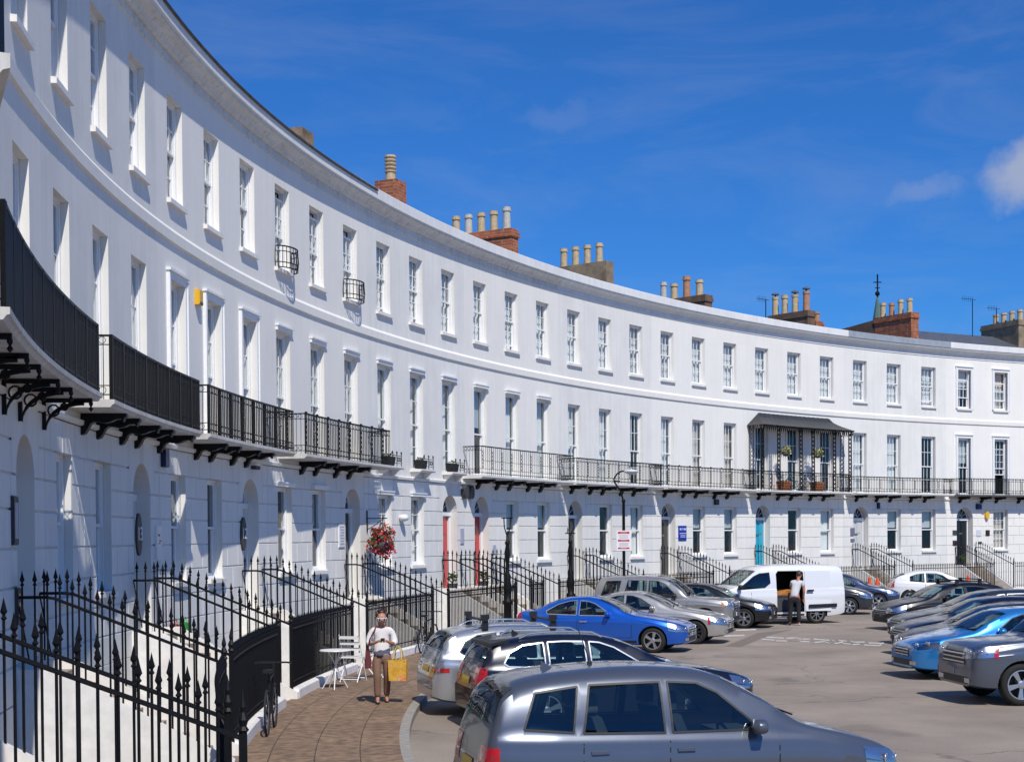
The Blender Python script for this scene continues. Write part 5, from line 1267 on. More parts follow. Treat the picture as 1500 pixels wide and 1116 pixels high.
m = MB(); leaves(m, BC+Vector((0, 0, .0)), .46, .42, .52, 900, .018, .046, .24, .62, [0, 0, 0, 1, 1, 2, 3]); m.build('flowers', PET, t, BC)
# things fixed to the walls
def wall_thing(name, label, cat, k, z, w_, h_, d_, mat, extra=None, n=.0, group=None, oval=False):
    o = W(k, z, n); A = Matrix.Translation(o) @ Matrix.Rotation(wang(k), 4, 'Z'); t = thing(name, label, cat, o, group=group); m = MB()
    if oval:
        q = [(w_/2*math.cos(2*math.pi*i/20), -.005, h_/2*math.sin(2*math.pi*i/20)) for i in range(20)]
        m.prism([A @ Vector(p) for p in q], A.to_3x3() @ Vector((0, -d_, 0)))
    else:
        b = min(.015, d_*.3); m.box(-w_/2, w_/2, -d_+b, -.002, -h_/2, h_/2, M=A); m.box(-w_/2+b, w_/2-b, -d_, -d_+b, -h_/2+b, h_/2-b, M=A)
    m.build('casing' if d_ > .05 else 'plate', mat, t, o)
    if extra:
        for nm, mt, rects in extra:
            m = MB()
            for x0, x1, z0, z1 in rects: m.box(x0, x1, -d_-.004, -d_-.0005, z0, z1, M=A)
            m.build(nm, mt, t, o)
    return t, A
def text(t, A, s, size, x, z, dep, mat):
    cu = bpy.data.curves.new('digits', 'FONT'); cu.body = s; cu.size = size; cu.align_x = 'CENTER'; cu.align_y = 'CENTER'; cu.extrude = .003
    ob = bpy.data.objects.new('digits', cu); C.objects.link(ob); bpy.context.view_layer.update()
    me = bpy.data.meshes.new_from_object(ob.evaluated_get(bpy.context.evaluated_depsgraph_get())); bpy.data.objects.remove(ob)
    me.transform(Matrix.Translation(-Vector(t.location)) @ A @ Matrix.Translation((x, -dep-.004, z)) @ Matrix.Rotation(math.pi/2, 4, 'X')); me.materials.append(mat)
    o = bpy.data.objects.new('digits', me); C.objects.link(o); o.parent = t
GA = 'burglar alarm boxes on the facade'; GPL = 'name plates on the walls'
wall_thing('alarm_box', 'yellow alarm box with dark foot between tall left windows', 'alarm box', 4.75, 7.86, .24, .30, .11, YEL, [('foot', NAVYP, [(-.1, .1, -.145, -.09)])], group=GA)
wall_thing('alarm_box', 'dark blue alarm box beside the arch of the grey door', 'alarm box', 3.78, 4.52, .26, .34, .1, NAVYP, group=GA)
wall_thing('alarm_box', 'pair of black oval alarm covers between the two red doors, left one', 'alarm box', 12.62, 4.48, .28, .44, .16, DGREY, group=GA, oval=True)
wall_thing('alarm_box', 'pair of black oval alarm covers between the two red doors, right one', 'alarm box', 12.80, 4.48, .28, .44, .16, DGREY, group=GA, oval=True)
wall_thing('alarm_box', 'square black alarm box above the windows right of the blue sign', 'alarm box', 20.72, 4.46, .28, .24, .12, DGREY, group=GA)
wall_thing('alarm_box', 'navy alarm box under the balcony right of the far black door', 'alarm box', 28.58, 4.42, .34, .28, .12, NAVYP, group=GA)
wall_thing('alarm_box', 'oval yellow alarm box left of the far right barred window', 'alarm box', 28.80, 3.97, .26, .40, .12, YEL, [('foot', DGREY, [(-.06, .06, -.2, -.14)])], group=GA, oval=True)
wall_thing('alarm_box', 'dark blue alarm box right of the grey door behind the van', 'alarm box', 25.72, 4.42, .16, .3, .1, NAVYP, group=GA)
wall_thing('wall_light', 'small black twin spotlight above the arch beside the number twelve plate', 'wall light', 6.3, 4.62, .34, .08, .12, DGREY)
t, A = wall_thing('number_plate', 'black oval house number plate left of the grey door', 'house number', 3.08, 3.10, .34, .74, .04, DGREY, group='oval house numbers', oval=True); text(t, A, '13', .34, .02, 0, .045, SIGNW)
t, A = wall_thing('number_plate', 'black oval house number plate left of the white door', 'house number', 5.97, 3.12, .34, .74, .04, DGREY, group='oval house numbers', oval=True); text(t, A, '12', .34, .02, 0, .045, SIGNW)
wall_thing('name_plate', 'white notice with red marks right of the grey door', 'plaque', 3.62, 2.95, .36, .62, .04, SIGNW, [('red_mark', REDP, [(-.1, .02, .12, .16), (-.02, .1, .02, .05), (-.08, .04, -.02, 0)])], group=GPL)
wall_thing('name_plate', 'small white plate under the red marked notice', 'plaque', 3.62, 2.42, .26, .2, .03, SIGNW, [('mark', DGREY, [(.02, .07, -.06, .05)])], group=GPL)
wall_thing('name_plate', 'brass entry panel low beside the far left white door', 'plaque', -.05, 2.2, .22, .46, .04, DGREY, [('button', simple('brass', (0, 0, 0)), [(-.05, .05, .1, .16), (-.05, .05, .0, .05), (-.05, .05, -.16, -.06)])], group=GPL)
wall_thing('name_plate', 'dark framed plate above the brass entry panel', 'plaque', -.1, 3.25, .3, .6, .04, DGREY, [('mark', PALE, [(-.1, .1, -.22, .22)])], group=GPL)
wall_thing('name_plate', 'tall white board of faint lettering left of the black door by the basket', 'plaque', 8.86, 3.08, .42, .62, .03, SIGNW, [('lettering', PALE, [(-.15+.02*(i % 3), .15-.03*(i % 2), .22-.075*i, .25-.075*i) for i in range(7)])], group=GPL)
wall_thing('name_plate', 'square royal blue sign with pale lettering right of the brown door', 'plaque', 19.65, 3.13, .60, .62, .04, BLUEP, [('lettering', simple('pale blue lettering', (.5, .55, .8), .5), [(-.24, -.10, .12, .21), (-.03, .02, .13, .22), (.07, .25, .12, .21), (-.24, .25, -.03, .01), (-.19, .2, -.12, -.085), (-.19, .2, -.18, -.155)])], group=GPL)
for k, z, w_, h_, mt, lb in ((27.93, 3.08, .32, .24, DGREY, 'upper black plate left of the far black door'), (27.93, 2.55, .30, .26, simple('maroon plate', (.06, .025, .035), .4), 'maroon plate low left of the far black door'), (28.6, 3.05, .34, .34, simple('pale blue plate', (.6, .64, .7), .4), 'pale square plate right of the far black door'), (28.84, 3.05, .30, .30, simple('dark brown plate', (.035, .02, .012), .4), 'dark brown square plate left of the barred window'), (24.96, 3.15, .32, .38, simple('slate grey plate', (.16, .16, .22), .4), 'slate grey plate left of the pale grey door'), (24.96, 2.74, .30, .16, simple('slate grey plate', (0, 0, 0)), 'narrow slate plate below the slate grey plate'), (12.58, 3.05, .26, .5, PALE, 'grey plate left of the right red door'), (13.6, 2.6, .2, .3, PALE, 'small grey plate right of the right red door'), (28.64, 2.55, .22, .1, DGREY, 'letter slot plate right of the far black door')):
    wall_thing('name_plate', lb, 'plaque', k, z, w_, h_, .03, mt, group=GPL)
o = W(10.66, 3.6, .12); m = MB(); ball(m, o+W(10.66, 0, .12)-W(10.66, 0, .12), .15, .15, .11, 12, 8); m.tube([W(10.66, 3.6, .0), o], .03, 6); solo(m, 'globe_light', simple('white globe', (.75, .75, .75), .3), o, 'round white globe light on the wall between the ground windows of the planter house', 'wall light', smooth=True)
# planters on the sills of house 12
# one mesh per sill
for k in (10, 11, 12):
    q = MB(); sweep(q, k-.02, k+.44, [(0, 4.98), (.34, 4.98), (.37, 5.02), (.37, 5.06), (0, 5.065)], ends=True); b = q.build('window_ledge', SILL, H[12], H[12].location)
    for kk in (k+.02, k+.36):
        q = MB(); q.hexa([W(kk, 4.75, .0), W(kk+.04, 4.75, .0), W(kk+.04, 4.979, .0), W(kk, 4.979, .0), W(kk, 4.75, .04), W(kk+.04, 4.75, .04), W(kk+.04, 4.979, .28), W(kk, 4.979, .28)]); q.build('corbel', SILL, b, H[12].location)
for i, k in enumerate((10, 11, 12)):
    o = W(k+.1, 5.07, .22); t = thing('window_planter', ('black trough planter on the sill next to the balcony end', 'black trough planter on the middle sill of the planter house', 'black trough planter on the sill above the left red door')[i], 'planter', o, group='black trough planters on the first floor sills'); A = Matrix.Translation(o) @ Matrix.Rotation(wang(k+.1), 4, 'Z')
    m = MB(); m.hexa([A @ Vector(p) for p in ((-.24, -.08, .005), (.24, -.08, .005), (.24, .08, .005), (-.24, .08, .005), (-.29, -.11, .26), (.29, -.11, .26), (.29, .11, .26), (-.29, .11, .26))]); m.build('trough', BLACKP, t, o)
    m = MB(); ax = A.to_3x3() @ Vector((1, 0, 0)); up = Vector((0, 0, 1)); P = lambda x, z, y=-.12: A @ Vector((x, y, z))
    m.tube([P(-.3, .3), P(.68, .3)], .012, 4); m.tube([P(-.3, .08), P(.68, .08)], .01, 4)
    for x in (.33, .67): m.tube([P(x, 0), P(x, .36)], .014, 4)
    for x in (.42, .56): m.ring(P(x, .19), .06, .012, ax, up, 10)
    for x in (.0, .33, .66): m.ring(P(x, .38), .035, .012, ax, up, 8)
    m.build('guard', IRON, t, o)
    m = MB(); leaves(m, A @ Vector((0, 0, .3)), .22, .08, .07+.05*(i == 2), 60, .015, .035, 0, .0, [0, 1]); m.build('plants', LEAF, t, o)
# verandah pots, baskets and chairs
for i, k in enumerate((22.62, 23.66)):
    o = W(k, 5.025, .45); t = thing('terracotta_pot', ('left terracotta trough on the verandah floor behind the railing', 'right terracotta trough on the verandah floor behind the railing')[i], 'plant pot', o, group='terracotta troughs on the verandah'); A = Matrix.Translation(o) @ Matrix.Rotation(wang(k), 4, 'Z')
    m = MB(); m.hexa([A @ Vector(p) for p in ((-.26, -.13, 0), (.26, -.13, 0), (.26, .13, 0), (-.26, .13, 0), (-.33, -.17, .34), (.33, -.17, .34), (.33, .17, .34), (-.33, .17, .34))]); m.box(-.35, .35, -.19, .19, .34, .42, M=A); m.build('trough', simple('orange clay', (.5, .17, .06), .8, noise=.2), t, o)
    m = MB(); leaves(m, A @ Vector((0, 0, .42)), .26, .12, .05, 50, .02, .04, 0, 0, [0, 1]); m.build('soil_plants', LEAF, t, o)
YP = [simple('cream petal', (.65, .6, .3), .6), simple('pale yellow petal', (.6, .5, .1), .6), LEAF[1]]
for i, k in enumerate((22.56, 23.56)):
    o = W(k, 6.75, .66); t = thing('flower_basket', ('left hanging basket of cream flowers under the verandah canopy', 'right hanging basket of cream flowers under the verandah canopy')[i], 'flower basket', o, group='baskets hanging in the verandah')
    m = MB(); m.lathe([(0, -.2), (.12, -.16), (.18, 0), (.16, 0)], o, 10); m.build('bowl', DGREY, t, o, True)
    m = MB(); leaves(m, o+Vector((0, 0, .08)), .34, .26, .26, 260, .025, .05, .1, .3, [0, 1, 2, 2]); m.build('flowers', YP, t, o)
    m = MB(); m.tube([o+Vector((0, 0, .1)), Vector((o.x, o.y, 7.95))], .006, 4); m.build('hanger', IRON, t, o)
TEAL = simple('teal chair paint', (.02, .17, .27), .5)
def folding_chair(name, label, cat, o, rz, mat, group, sc_=1.0):
    t = thing(name, label, cat, o, rz, group); b = lambda p, q, r_=.011: (Vector(p)*sc_, Vector(q)*sc_, r_*sc_)
    def mk(nm, segs):
        m = MB()
        for p, q, r_ in segs: m.tube([p, q], r_, 5)
        return m.build(nm, mat, t)
    for y in (-.19, .19):
        mk('leg', [b((.22, y, 0), (-.2, y, .88))]); mk('leg', [b((-.22, y*.9, 0), (.17, y*.9, .46))])
    mk('stretcher', [b((.2, -.19, .05), (.2, .19, .05)), b((-.2, -.17, .05), (-.2, .17, .05))])
    m = MB()
    for i in range(7): m.box((-.19+.058*i)*sc_, (-.19+.058*i+.042)*sc_, -.2*sc_, .2*sc_, .445*sc_, .462*sc_)
    m.build('seat', mat, t)
    m = MB()
    for z in (.58, .69, .80): m.box((-.2-.0*z)*sc_+(.88-z)*.47*sc_*.0-.015+(.86-z)*.45*sc_, .0-.2*sc_+.005+(.86-z)*.45*sc_, -.2*sc_, .2*sc_, z*sc_, (z+.055)*sc_)
    m.build('backrest', mat, t); return t
folding_chair('balcony_chair', 'left teal folding chair on the verandah', 'chair', W(22.98, 5.025, .36), wang(23)-1.2, TEAL, 'teal chairs on the verandah')
folding_chair('balcony_chair', 'right teal folding chair on the verandah', 'chair', W(23.4, 5.025, .36), wang(23)+2.0-math.pi, TEAL, 'teal chairs on the verandah')
# bistro set on the pavement
WP = simple('white enamelled metal', (.78, .78, .76), .4); GB = 'white bistro chairs'
gk = lambda x, n: W(at_n(x, n, 2, 12), .12, n)
g0 = gk(517, 3.05); g1 = gk(541, 3.25); g2 = gk(492, 3.0)
folding_chair('bistro_chair', 'white slatted folding chair standing beside the little round table', 'chair', g0, rad(75), WP, GB, 1.08)
folding_chair('bistro_chair', 'white slatted folding chair partly behind the woman', 'chair', g1, rad(165), WP, GB, 1.08)
t = thing('bistro_table', 'small round white metal table with crossed legs on the pavement', 'table', g2)
m = MB(); m.lathe([(.0, .72), (.30, .72), (.31, .735), (.30, .75), (0, .752)], g2, 20); m.build('tabletop', WP, t, g2)
for a in (0.4, 1.4, 2.0, 3.0):
    m = MB(); d = Vector((math.cos(a*1.57), math.sin(a*1.57), 0)); m.tube([g2+d*.26, g2-d*.16+Vector((0, 0, .72))], .011, 5); m.build('leg', WP, t, g2)
# bicycles against the railings
def bicycle(label, o, rz, col):
    t = thing('bicycle', label, 'bicycle', o, rz, 'bicycles locked to the railings'); ux, uz, uy = Vector((1, 0, 0)), Vector((0, 0, 1)), Vector((0, 1, 0)); r = .33
    for x in (-.52, .52):
        m = MB(); m.ring((x, 0, r), r, .02, ux, uz, 28); w_ = m.build('wheel', TYRE, t)
        m = MB()
        for i in range(12):
            a = 2*math.pi*i/12; m.tube([(x, .02*(-1)**i, r), (x+r*.95*math.cos(a), 0, r+r*.95*math.sin(a))], .003, 3)
        m.build('spokes', ALLOY, w_)
    m = MB(); B_, S_, H_, T_ = (-.1, 0, .28), (-.22, 0, .78), (.38, 0, .82), (.36, 0, .68)
    for p, q in ((B_, S_), (S_, H_), (B_, T_), (H_, T_), ((-.52, 0, r), B_), ((-.52, 0, r), S_), (T_, (.52, 0, r))): m.tube([p, q], .017, 6)
    m.build('frame', col, t)
    m = MB(); m.tube([(.38, 0, .82), (.36, 0, .98)], .014, 6); m.tube([(.28, -.28, 1.0), (.38, -.2, 1.0), (.38, .2, 1.0), (.28, .28, 1.0)], .014, 6); m.build('handlebar', BLACKP, t)
    m = MB(); m.hexa([(-.38, -.07, .90), (-.1, -.02, .90), (-.1, .02, .90), (-.38, .07, .90), (-.38, -.08, .95), (-.1, -.025, .94), (-.1, .025, .94), (-.38, .08, .95)]); m.tube([S_, (-.24, 0, .9)], .014, 6); m.build('saddle', BLACKP, t)
    m = MB(); m.ring((-.1, .05, .28), .09, .012, ux, uz, 16); m.tube([(-.1, .08, .28), (-.05, .1, .13)], .01, 4); m.tube([(-.1, -.05, .28), (-.15, -.08, .43)], .01, 4); m.build('crank', IRON, t); return t
k = 8.35; bicycle('black bicycle leaning on the railing behind the woman', W(k, .12, NF+.30), wang(k), IRON)
k = 1.55; bicycle('black bicycle leaning on the low railing at the lower left', W(k, .12, NF+.32), wang(k), IRON)
# traffic cones
for i, (x, y, Y) in enumerate(((1274, 842, 66), (1285, 841, 65.2), (1418, 838, 68.5))):
    d = ray(x, y); p = d*(Y/d.y); o = Vector((p.x, p.y, .12)); lb = ('orange traffic cone, left of the pair beyond the people carrier', 'orange traffic cone with white base band, right of the pair', 'orange traffic cone beside the railing above the white hatchback')[i]
    t = thing('traffic_cone', lb, 'traffic cone', o, group='orange traffic cones'); z0 = 0
    m = MB(); m.box(-.24, .24, -.24, .24, 0, .05, M=Matrix.Translation(o)); m.lathe([(.19, .05), (.06, .95), (.05, .97), (0, .97)], o, 14); m.build('cone', simple('orange cone plastic', (.72, .09, .015), .5), t, o)
    m = MB(); m.lathe([(.166, .27), (.124, .55)], o, 14, cap=False); q = m.build('reflective_band', SIGNW, t, o); 
    for v in q.data.vertices: v.co.x *= 1.02; v.co.y *= 1.02
# aerials on the roofs and a distant spire
for i, (k, n, zt, w_) in enumerate(((23.9, -3.0, 14.4, .5), (30.0, -4.2, 16.0, .6), (30.6, -4.2, 15.6, .5))):
    o = W(k, 12.8, n); t = thing('roof_aerial', ('television aerial beside the four tall chimney pots', 'tall television aerial mast on the dark slate roof', 'television aerial at the right hand chimney')[i], 'aerial', o, group='television aerials on the roofs'); tt = TN(k)[0]
    m = MB(); m.tube([o, Vector((o.x, o.y, zt))], .025, 5); m.build('mast', IRON, t, o)
    m = MB(); c = Vector((o.x, o.y, zt)); m.tube([c-tt*w_*1.4, c+tt*.25], .014, 4)
    for j in range(6): m.tube([c-tt*(w_*1.4*j/6)-Vector((0, 0, .15)), c-tt*(w_*1.4*j/6)+Vector((0, 0, .15))], .008, 4)
    m.build('antenna', IRON, t, o)
o = Vector((32.35, 130, 0)); t = thing('church_spire', 'slender green copper church spire far behind the roofs', 'church', o)
m = MB(); m.box(-2.2, 2.2, -2.2, 2.2, 0, 15, M=Matrix.Translation(o)); m.build('tower', RENDER, t, o)
m = MB(); m.lathe([(2.6, 14.9), (1.0, 18.5), (.5, 21.5), (.14, 23.6), (0, 24.1)], o, 8); m.build('spire', simple('green copper', (.09, .17, .15), .6, noise=.3), t, o)
m = MB(); m.tube([o+Vector((0, 0, 23.6)), o+Vector((0, 0, 25.9))], .07, 5); m.tube([o+Vector((-.35, 0, 25.2)), o+Vector((.35, 0, 25.2))], .06, 4); ball(m, o+Vector((0, 0, 24.2)), .22); m.tube([o+Vector((-.22, 0, 24.7)), o+Vector((.22, 0, 24.7))], .05, 4); m.build('finial', IRON, t, o)
# shopping left on the steps of house 3, small shrubs
for k, z, n, cl, lb in ((4.12, .0, 0, (.03, .30, .03), 'bright green bag hanging on the wall behind the spear railings'), (3.86, 0, 0, (.5, .06, .05), 'red bag beside the bright green bag behind the spear railings')):
    o = W(k, 1.1, .16); m = MB(); A = Matrix.Translation(o) @ Matrix.Rotation(wang(k), 4, 'Z')
    m.hexa([A @ Vector(p) for p in ((-.2, -.1, 0), (.2, -.1, 0), (.2, .1, 0), (-.2, .1, 0), (-.17, -.05, .34), (.18, -.06, .30), (.17, .06, .33), (-.18, .05, .36))]); m.ring(A @ Vector((0, 0, .36)), .07, .01, A.to_3x3() @ Vector((1, 0, 0)), Vector((0, 0, 1)), 10)
    solo(m, 'carrier_bag', simple(lb.split()[0]+' '+lb.split()[1]+' bag', cl, .5), o, lb, 'bag', 'bags by the area wall')
    m = MB()
for d, lb in ((13, 'small dark shrub in a tub on the landing of the right red door'), (12, 'small dark shrub in a tub on the landing of the left red door'), (28, 'clipped shrub by the steps of the far black door')):
    o = W(d+.215-.2, ZD, .3); t = thing('tub_shrub', lb, 'plant', o, group='shrubs in tubs at the doors')
    m = MB(); m.lathe([(.12, 0), (.16, .25), (.14, .25)], o, 10); m.build('tub', DGREY, t, o)
    m = MB(); leaves(m, o+Vector((0, 0, .42)), .2, .2, .22, 220, .02, .04, 0, .2, [0, 0, 1]); m.build('foliage', LEAF, t, o)
# worn lettering and a repair strip on the road
segs = [(220, 88, 390, 96), (165, 105, 300, 117), (318, 124, 425, 124), (420, 98, 520, 92), (520, 95, 570, 108), (545, 122, 562, 132), (562, 131, 650, 133), (582, 108, 655, 104), (690, 105, 850, 118), (700, 140, 790, 131), (790, 127, 850, 148), (870, 112, 905, 128), (900, 150, 940, 144), (940, 120, 1020, 126), (940, 144, 985, 135), (985, 150, 1060, 156), (1060, 125, 1100, 137), (1100, 137, 1200, 134), (1080, 162, 1150, 155), (1240, 143, 1370, 151), (1370, 150, 1392, 143), (1195, 165, 1345, 172), (1345, 170, 1368, 160)]
m = MB()
for x0, y0, x1, y1 in segs:
    p = [(x0, y0-5.5), (x1, y1-5.5), (x1+8, y1+5.5), (x0+8, y0+5.5)]
    m.quad(*[gnd(1090+x/6.818, 920+y/6.818, .008) for x, y in p])
tag(m.build('road_lettering', PAINT), kind='structure')
m = MB(); m.add([gnd(x, y, .004) for x, y in ((1062, 946), (1110, 926.5), (1160, 921.5), (1128, 930), (1085, 947))], [(0, 1, 2, 3, 4)])
tag(m.build('road_repair', simple('darker asphalt', (.19, .155, .13), .9, noise=.25, nscale=12)), kind='structure')
m = MB()
for px, py in ((1075, 931), (1092, 922.5)): m.quad(*[gnd(px+dx, py+dy, .008) for dx, dy in ((-14, -1), (16, -2), (15, .2), (-14, 1.4))])
tag(m.build('bay_line', PAINT), kind='structure')
for ob in bpy.data.objects:
    if ob.name in ('road_lettering', 'road_repair', 'bay_line'):
        bm = bmesh.new(); bm.from_mesh(ob.data)
        for f in bm.faces:
            if f.normal.z < 0: f.normal_flip()
        bm.to_mesh(ob.data); bm.free()
# timber and boxes inside the van
def vpt(x, y, z): return van.matrix_world @ Vector((VB.L/2-x, y, z))
bpy.context.view_layer.update()
o = vpt(2.75, .45, .98); t = thing('timber_stack', 'orange timber boards lying inside the open van', 'timber', o)
for i in range(4):
    m = MB(); m.box(-.45+.03*i, .42-.06*i, -.5+.03*i, .28-.02*i, i*.03, i*.03+.026); q = m.build('board', simple('orange plywood', (.5, .2, .045), .6, noise=.25), t); q.rotation_euler = (0, .06*i, .12*i-.1)
t.rotation_euler = (0, 0, van.rotation_euler.z)
o = vpt(2.75, .45, .43); m = MB(); A = Matrix.Translation(o) @ Matrix.Rotation(van.rotation_euler.z, 4, 'Z'); m.box(-.3, .25, -.3, .3, 0, .5, M=A); m.box(-.32, .27, -.32, .32, .5, .545, M=A); solo(m, 'tool_crate', DGREY, o, 'dark tool crate under the timber inside the van', 'crate')
# sliding door pushed back along the van side, rear door ajar, side rubbing strip
m = MB(); pts = []
for x, z in ((3.46, .44), (4.40, .44), (4.40, 1.78), (3.46, 1.78)):
    p = vside(x, z, 1, .045); pts.append(p)
q = [Vector(p)-Vector((0, .035, 0)) for p in pts]; m.add(pts+q, [(0, 1, 2, 3), (7, 6, 5, 4), (0, 4, 5, 1), (1, 5, 6, 2), (2, 6, 7, 3), (3, 7, 4, 0)]); sd_ = m.build('sliding_door', WHT, van)
m = MB(); p = vside(3.62, 1.12, 1, .06); m.box(p.x-.12, p.x+.12, p.y-.012, p.y+.02, p.z-.03, p.z+.03); m.build('handle', BLACKP, sd_)
m = MB(); p0, p1 = vside(3.55, .6, 1, .055), vside(4.6, .62, 1, .03); m.hexa([p0+Vector((0, 0, -.06)), p1+Vector((0, 0, -.06)), p1+Vector((0, .02, -.06)), p0+Vector((0, .02, -.06)), p0+Vector((0, 0, .06)), p1+Vector((0, 0, .06)), p1+Vector((0, .02, .06)), p0+Vector((0, .02, .06))]); m.build('rubbing_strip', BLACKP, van)
m = MB(); m.box(-VB.L/2-.05, -VB.L/2+.06, -.86, .86, .34, .52); m.build('rear_bumper', BLACKP, van)
# ------------------------------------------------------------------ people (one skinned surface per body, clothes as further skinned surfaces)
def skin(name, J, E, mat, parent=None, root=0, sub=2, loc=None, rz=0.0):
    """J: list of (x, y, z, rx[, ry]); E: edges"""
    me = bpy.data.meshes.new(name); me.from_pydata([j[:3] for j in J], E, []); ob = bpy.data.objects.new(name, me); C.objects.link(ob)
    md = ob.modifiers.new('s', 'SKIN'); md.use_smooth_shade = True
    sv = me.skin_vertices[0].data
    for i, j in enumerate(J): sv[i].radius = (j[3], j[4] if len(j) > 4 else j[3]); sv[i].use_root = (i == root)
    sd = ob.modifiers.new('u', 'SUBSURF'); sd.levels = sub; sd.render_levels = sub
    bpy.context.view_layer.update(); m2 = bpy.data.meshes.new_from_object(ob.evaluated_get(bpy.context.evaluated_depsgraph_get()))
    bpy.data.objects.remove(ob); m2.materials.clear(); m2.materials.append(mat); m2.polygons.foreach_set('use_smooth', [True]*len(m2.polygons))
    o = bpy.data.objects.new(name, m2); C.objects.link(o)
    if parent is not None: o.parent = parent
    if loc is not None: o.location = loc; o.rotation_euler = (0, 0, rz)
    return o
def chain(idx): return list(zip(idx[:-1], idx[1:]))
def hand(J, E, wrist, d, up, side, curl=.5, s=1.0):
    """palm, four unequal bent fingers and a thumb grown from joint index wrist"""
    d = Vector(d).normalized(); up = Vector(up).normalized(); la = d.cross(up).normalized()*side; w0 = Vector(J[wrist][:3])
    def add(p, r, frm): J.append((*p, r)); E.append((frm, len(J)-1)); return len(J)-1
    pm = add(w0+d*.055*s, .026*s, wrist)
    for i, ln in enumerate((.068, .078, .072, .056)):
        off = la*(.03-.02*i)*s; k = add(w0+d*.095*s+off, .0105*s, pm); a = curl
        p = w0+d*.095*s+off
        for q in range(2):
            dirn = d*math.cos(a)-up*math.sin(a); p = p+dirn*ln*.5*s; k = add(p, (.0095 if q == 0 else .0085)*s, k); a += curl*.9
    k = add(w0+d*.04*s+la*.035*s, .012*s, pm); p = w0+d*.04*s+la*.035*s
    for q in range(2):
        p = p+(d*.8+la*(.5-.6*q)-up*.35).normalized()*.03*s; k = add(p, .0105*s-.001*q, k)
SKIN1 = simple('tanned skin', (.42, .20, .13), .55); SKIN2 = simple('reddish skin', (.42, .17, .11), .55)
HAIR1 = simple('dark auburn hair', (.035, .012, .008), .5, noise=.4, nscale=30); HAIR2 = simple('short brown hair', (.05, .028, .016), .6, noise=.4, nscale=30)
BLOUSE = simple('white cotton blouse', (.74, .72, .72), .85, noise=.08, nscale=9, bump=.3, bscale=14); TROUS = simple('brown cotton trousers', (.20, .11, .075), .85, noise=.12, nscale=9, bump=.2, bscale=16)
TSHIRT = simple('pale grey shirt', (.55, .56, .58), .85, noise=.08, bump=.3, bscale=14); DTROUS = simple('black trousers', (.012, .012, .015), .85)
# woman walking towards the camera, reading a phone
wo = gnd(560, 1029, .12); wo = Vector((wo.x, wo.y, .12)); wr_ = rad(8)
J = [(0, .01, .90, .112, .085), (0, .015, 1.03, .115, .085), (0, .02, 1.18, .125, .09), (0, .015, 1.28, .11, .07), (0, -.005, 1.35, .05), (0, -.03, 1.405, .05), (0, -.065, 1.465, .072, .085), (0, -.06, 1.535, .078, .09), (0, -.05, 1.59, .05, .06)]
E = chain(list(range(9)))
def limb(pts, frm):
    k = frm
    for p in pts: J.append(p); E.append((k, len(J)-1)); k = len(J)-1
    return k
J_w = []
for sx in (-1, 1):
    w1 = limb([(sx*.155, .02, 1.29, .055), (sx*.205, .02, 1.17, .045), (sx*.225, -.02, 1.04, .038), (sx*.15, -.17, 1.06, .032), (sx*.075, -.255, 1.10, .023)], 3)
    J_w.append(w1)
    limb([(sx*.085, .01, .82, .075), (sx*.092, (-.02 if sx > 0 else -.06), .66, .075), (sx*.09, (.0 if sx > 0 else -.11), .47, .054), (sx*.088, (.08 if sx > 0 else -.10), .28, .05), (sx*.085, (.13 if sx > 0 else -.10), .08, .034), (sx*.088, (.02 if sx > 0 else -.2), .035, .03), (sx*.09, (-.01 if sx > 0 else -.25), .03, .024)], 0)
limb([(0, -.145, 1.462, .016), (0, -.165, 1.452, .012)], 6)       # nose
limb([(-.083, -.06, 1.475, .014), (-.09, -.055, 1.49, .01)], 6); limb([(.083, -.06, 1.475, .014), (.09, -.055, 1.49, .01)], 6)
hand(J, E, J_w[0], (.75, -.35, .25), (0, -.3, 1), 1, .55); hand(J, E, J_w[1], (-.75, -.35, .2), (0, -.3, 1), -1, .55)
woman = skin('person', J, E, SKIN1, None, 0, 2, wo, wr_)
tag(woman, 'woman in a white blouse and brown trousers looking down at her phone', 'person')
b = [(0, .01, .80, .165, .125), (0, .01, .92, .158, .12), (0, .015, 1.05, .145, .11), (0, .02, 1.18, .15, .112), (0, .015, 1.275, .12, .085), (0, .0, 1.325, .07, .06)]
be = chain(list(range(6)))
for sx in (-1, 1):
    n0 = len(b); b += [(sx*.15, .02, 1.285, .07), (sx*.205, .02, 1.17, .066), (sx*.228, -.015, 1.045, .06), (sx*.185, -.10, 1.045, .054)]; be += [(4, n0)]+chain([n0, n0+1, n0+2, n0+3])
skin('blouse', b, be, BLOUSE, woman)
b = [(0, .01, .92, .15, .115), (0, .01, .82, .165, .125)]; be = [(0, 1)]
for sx in (-1, 1):
    n0 = len(b); b += [(sx*.09, .005, .76, .108), (sx*.093, (-.02 if sx > 0 else -.06), .64, .086), (sx*.09, (.0 if sx > 0 else -.11), .47, .07), (sx*.088, (.08 if sx > 0 else -.10), .28, .066), (sx*.086, (.125 if sx > 0 else -.10), .11, .058)]; be += [(1, n0)]+chain(list(range(n0, n0+5)))
skin('trousers', b, be, TROUS, woman)
for sx in (-1, 1):
    skin('shoe', [(sx*.085, (.15 if sx > 0 else -.07), .035, .038, .036), (sx*.088, (.05 if sx > 0 else -.17), .03, .042, .03), (sx*.09, (-.01 if sx > 0 else -.25), .026, .034, .024)], [(0, 1), (1, 2)], DTROUS, woman)
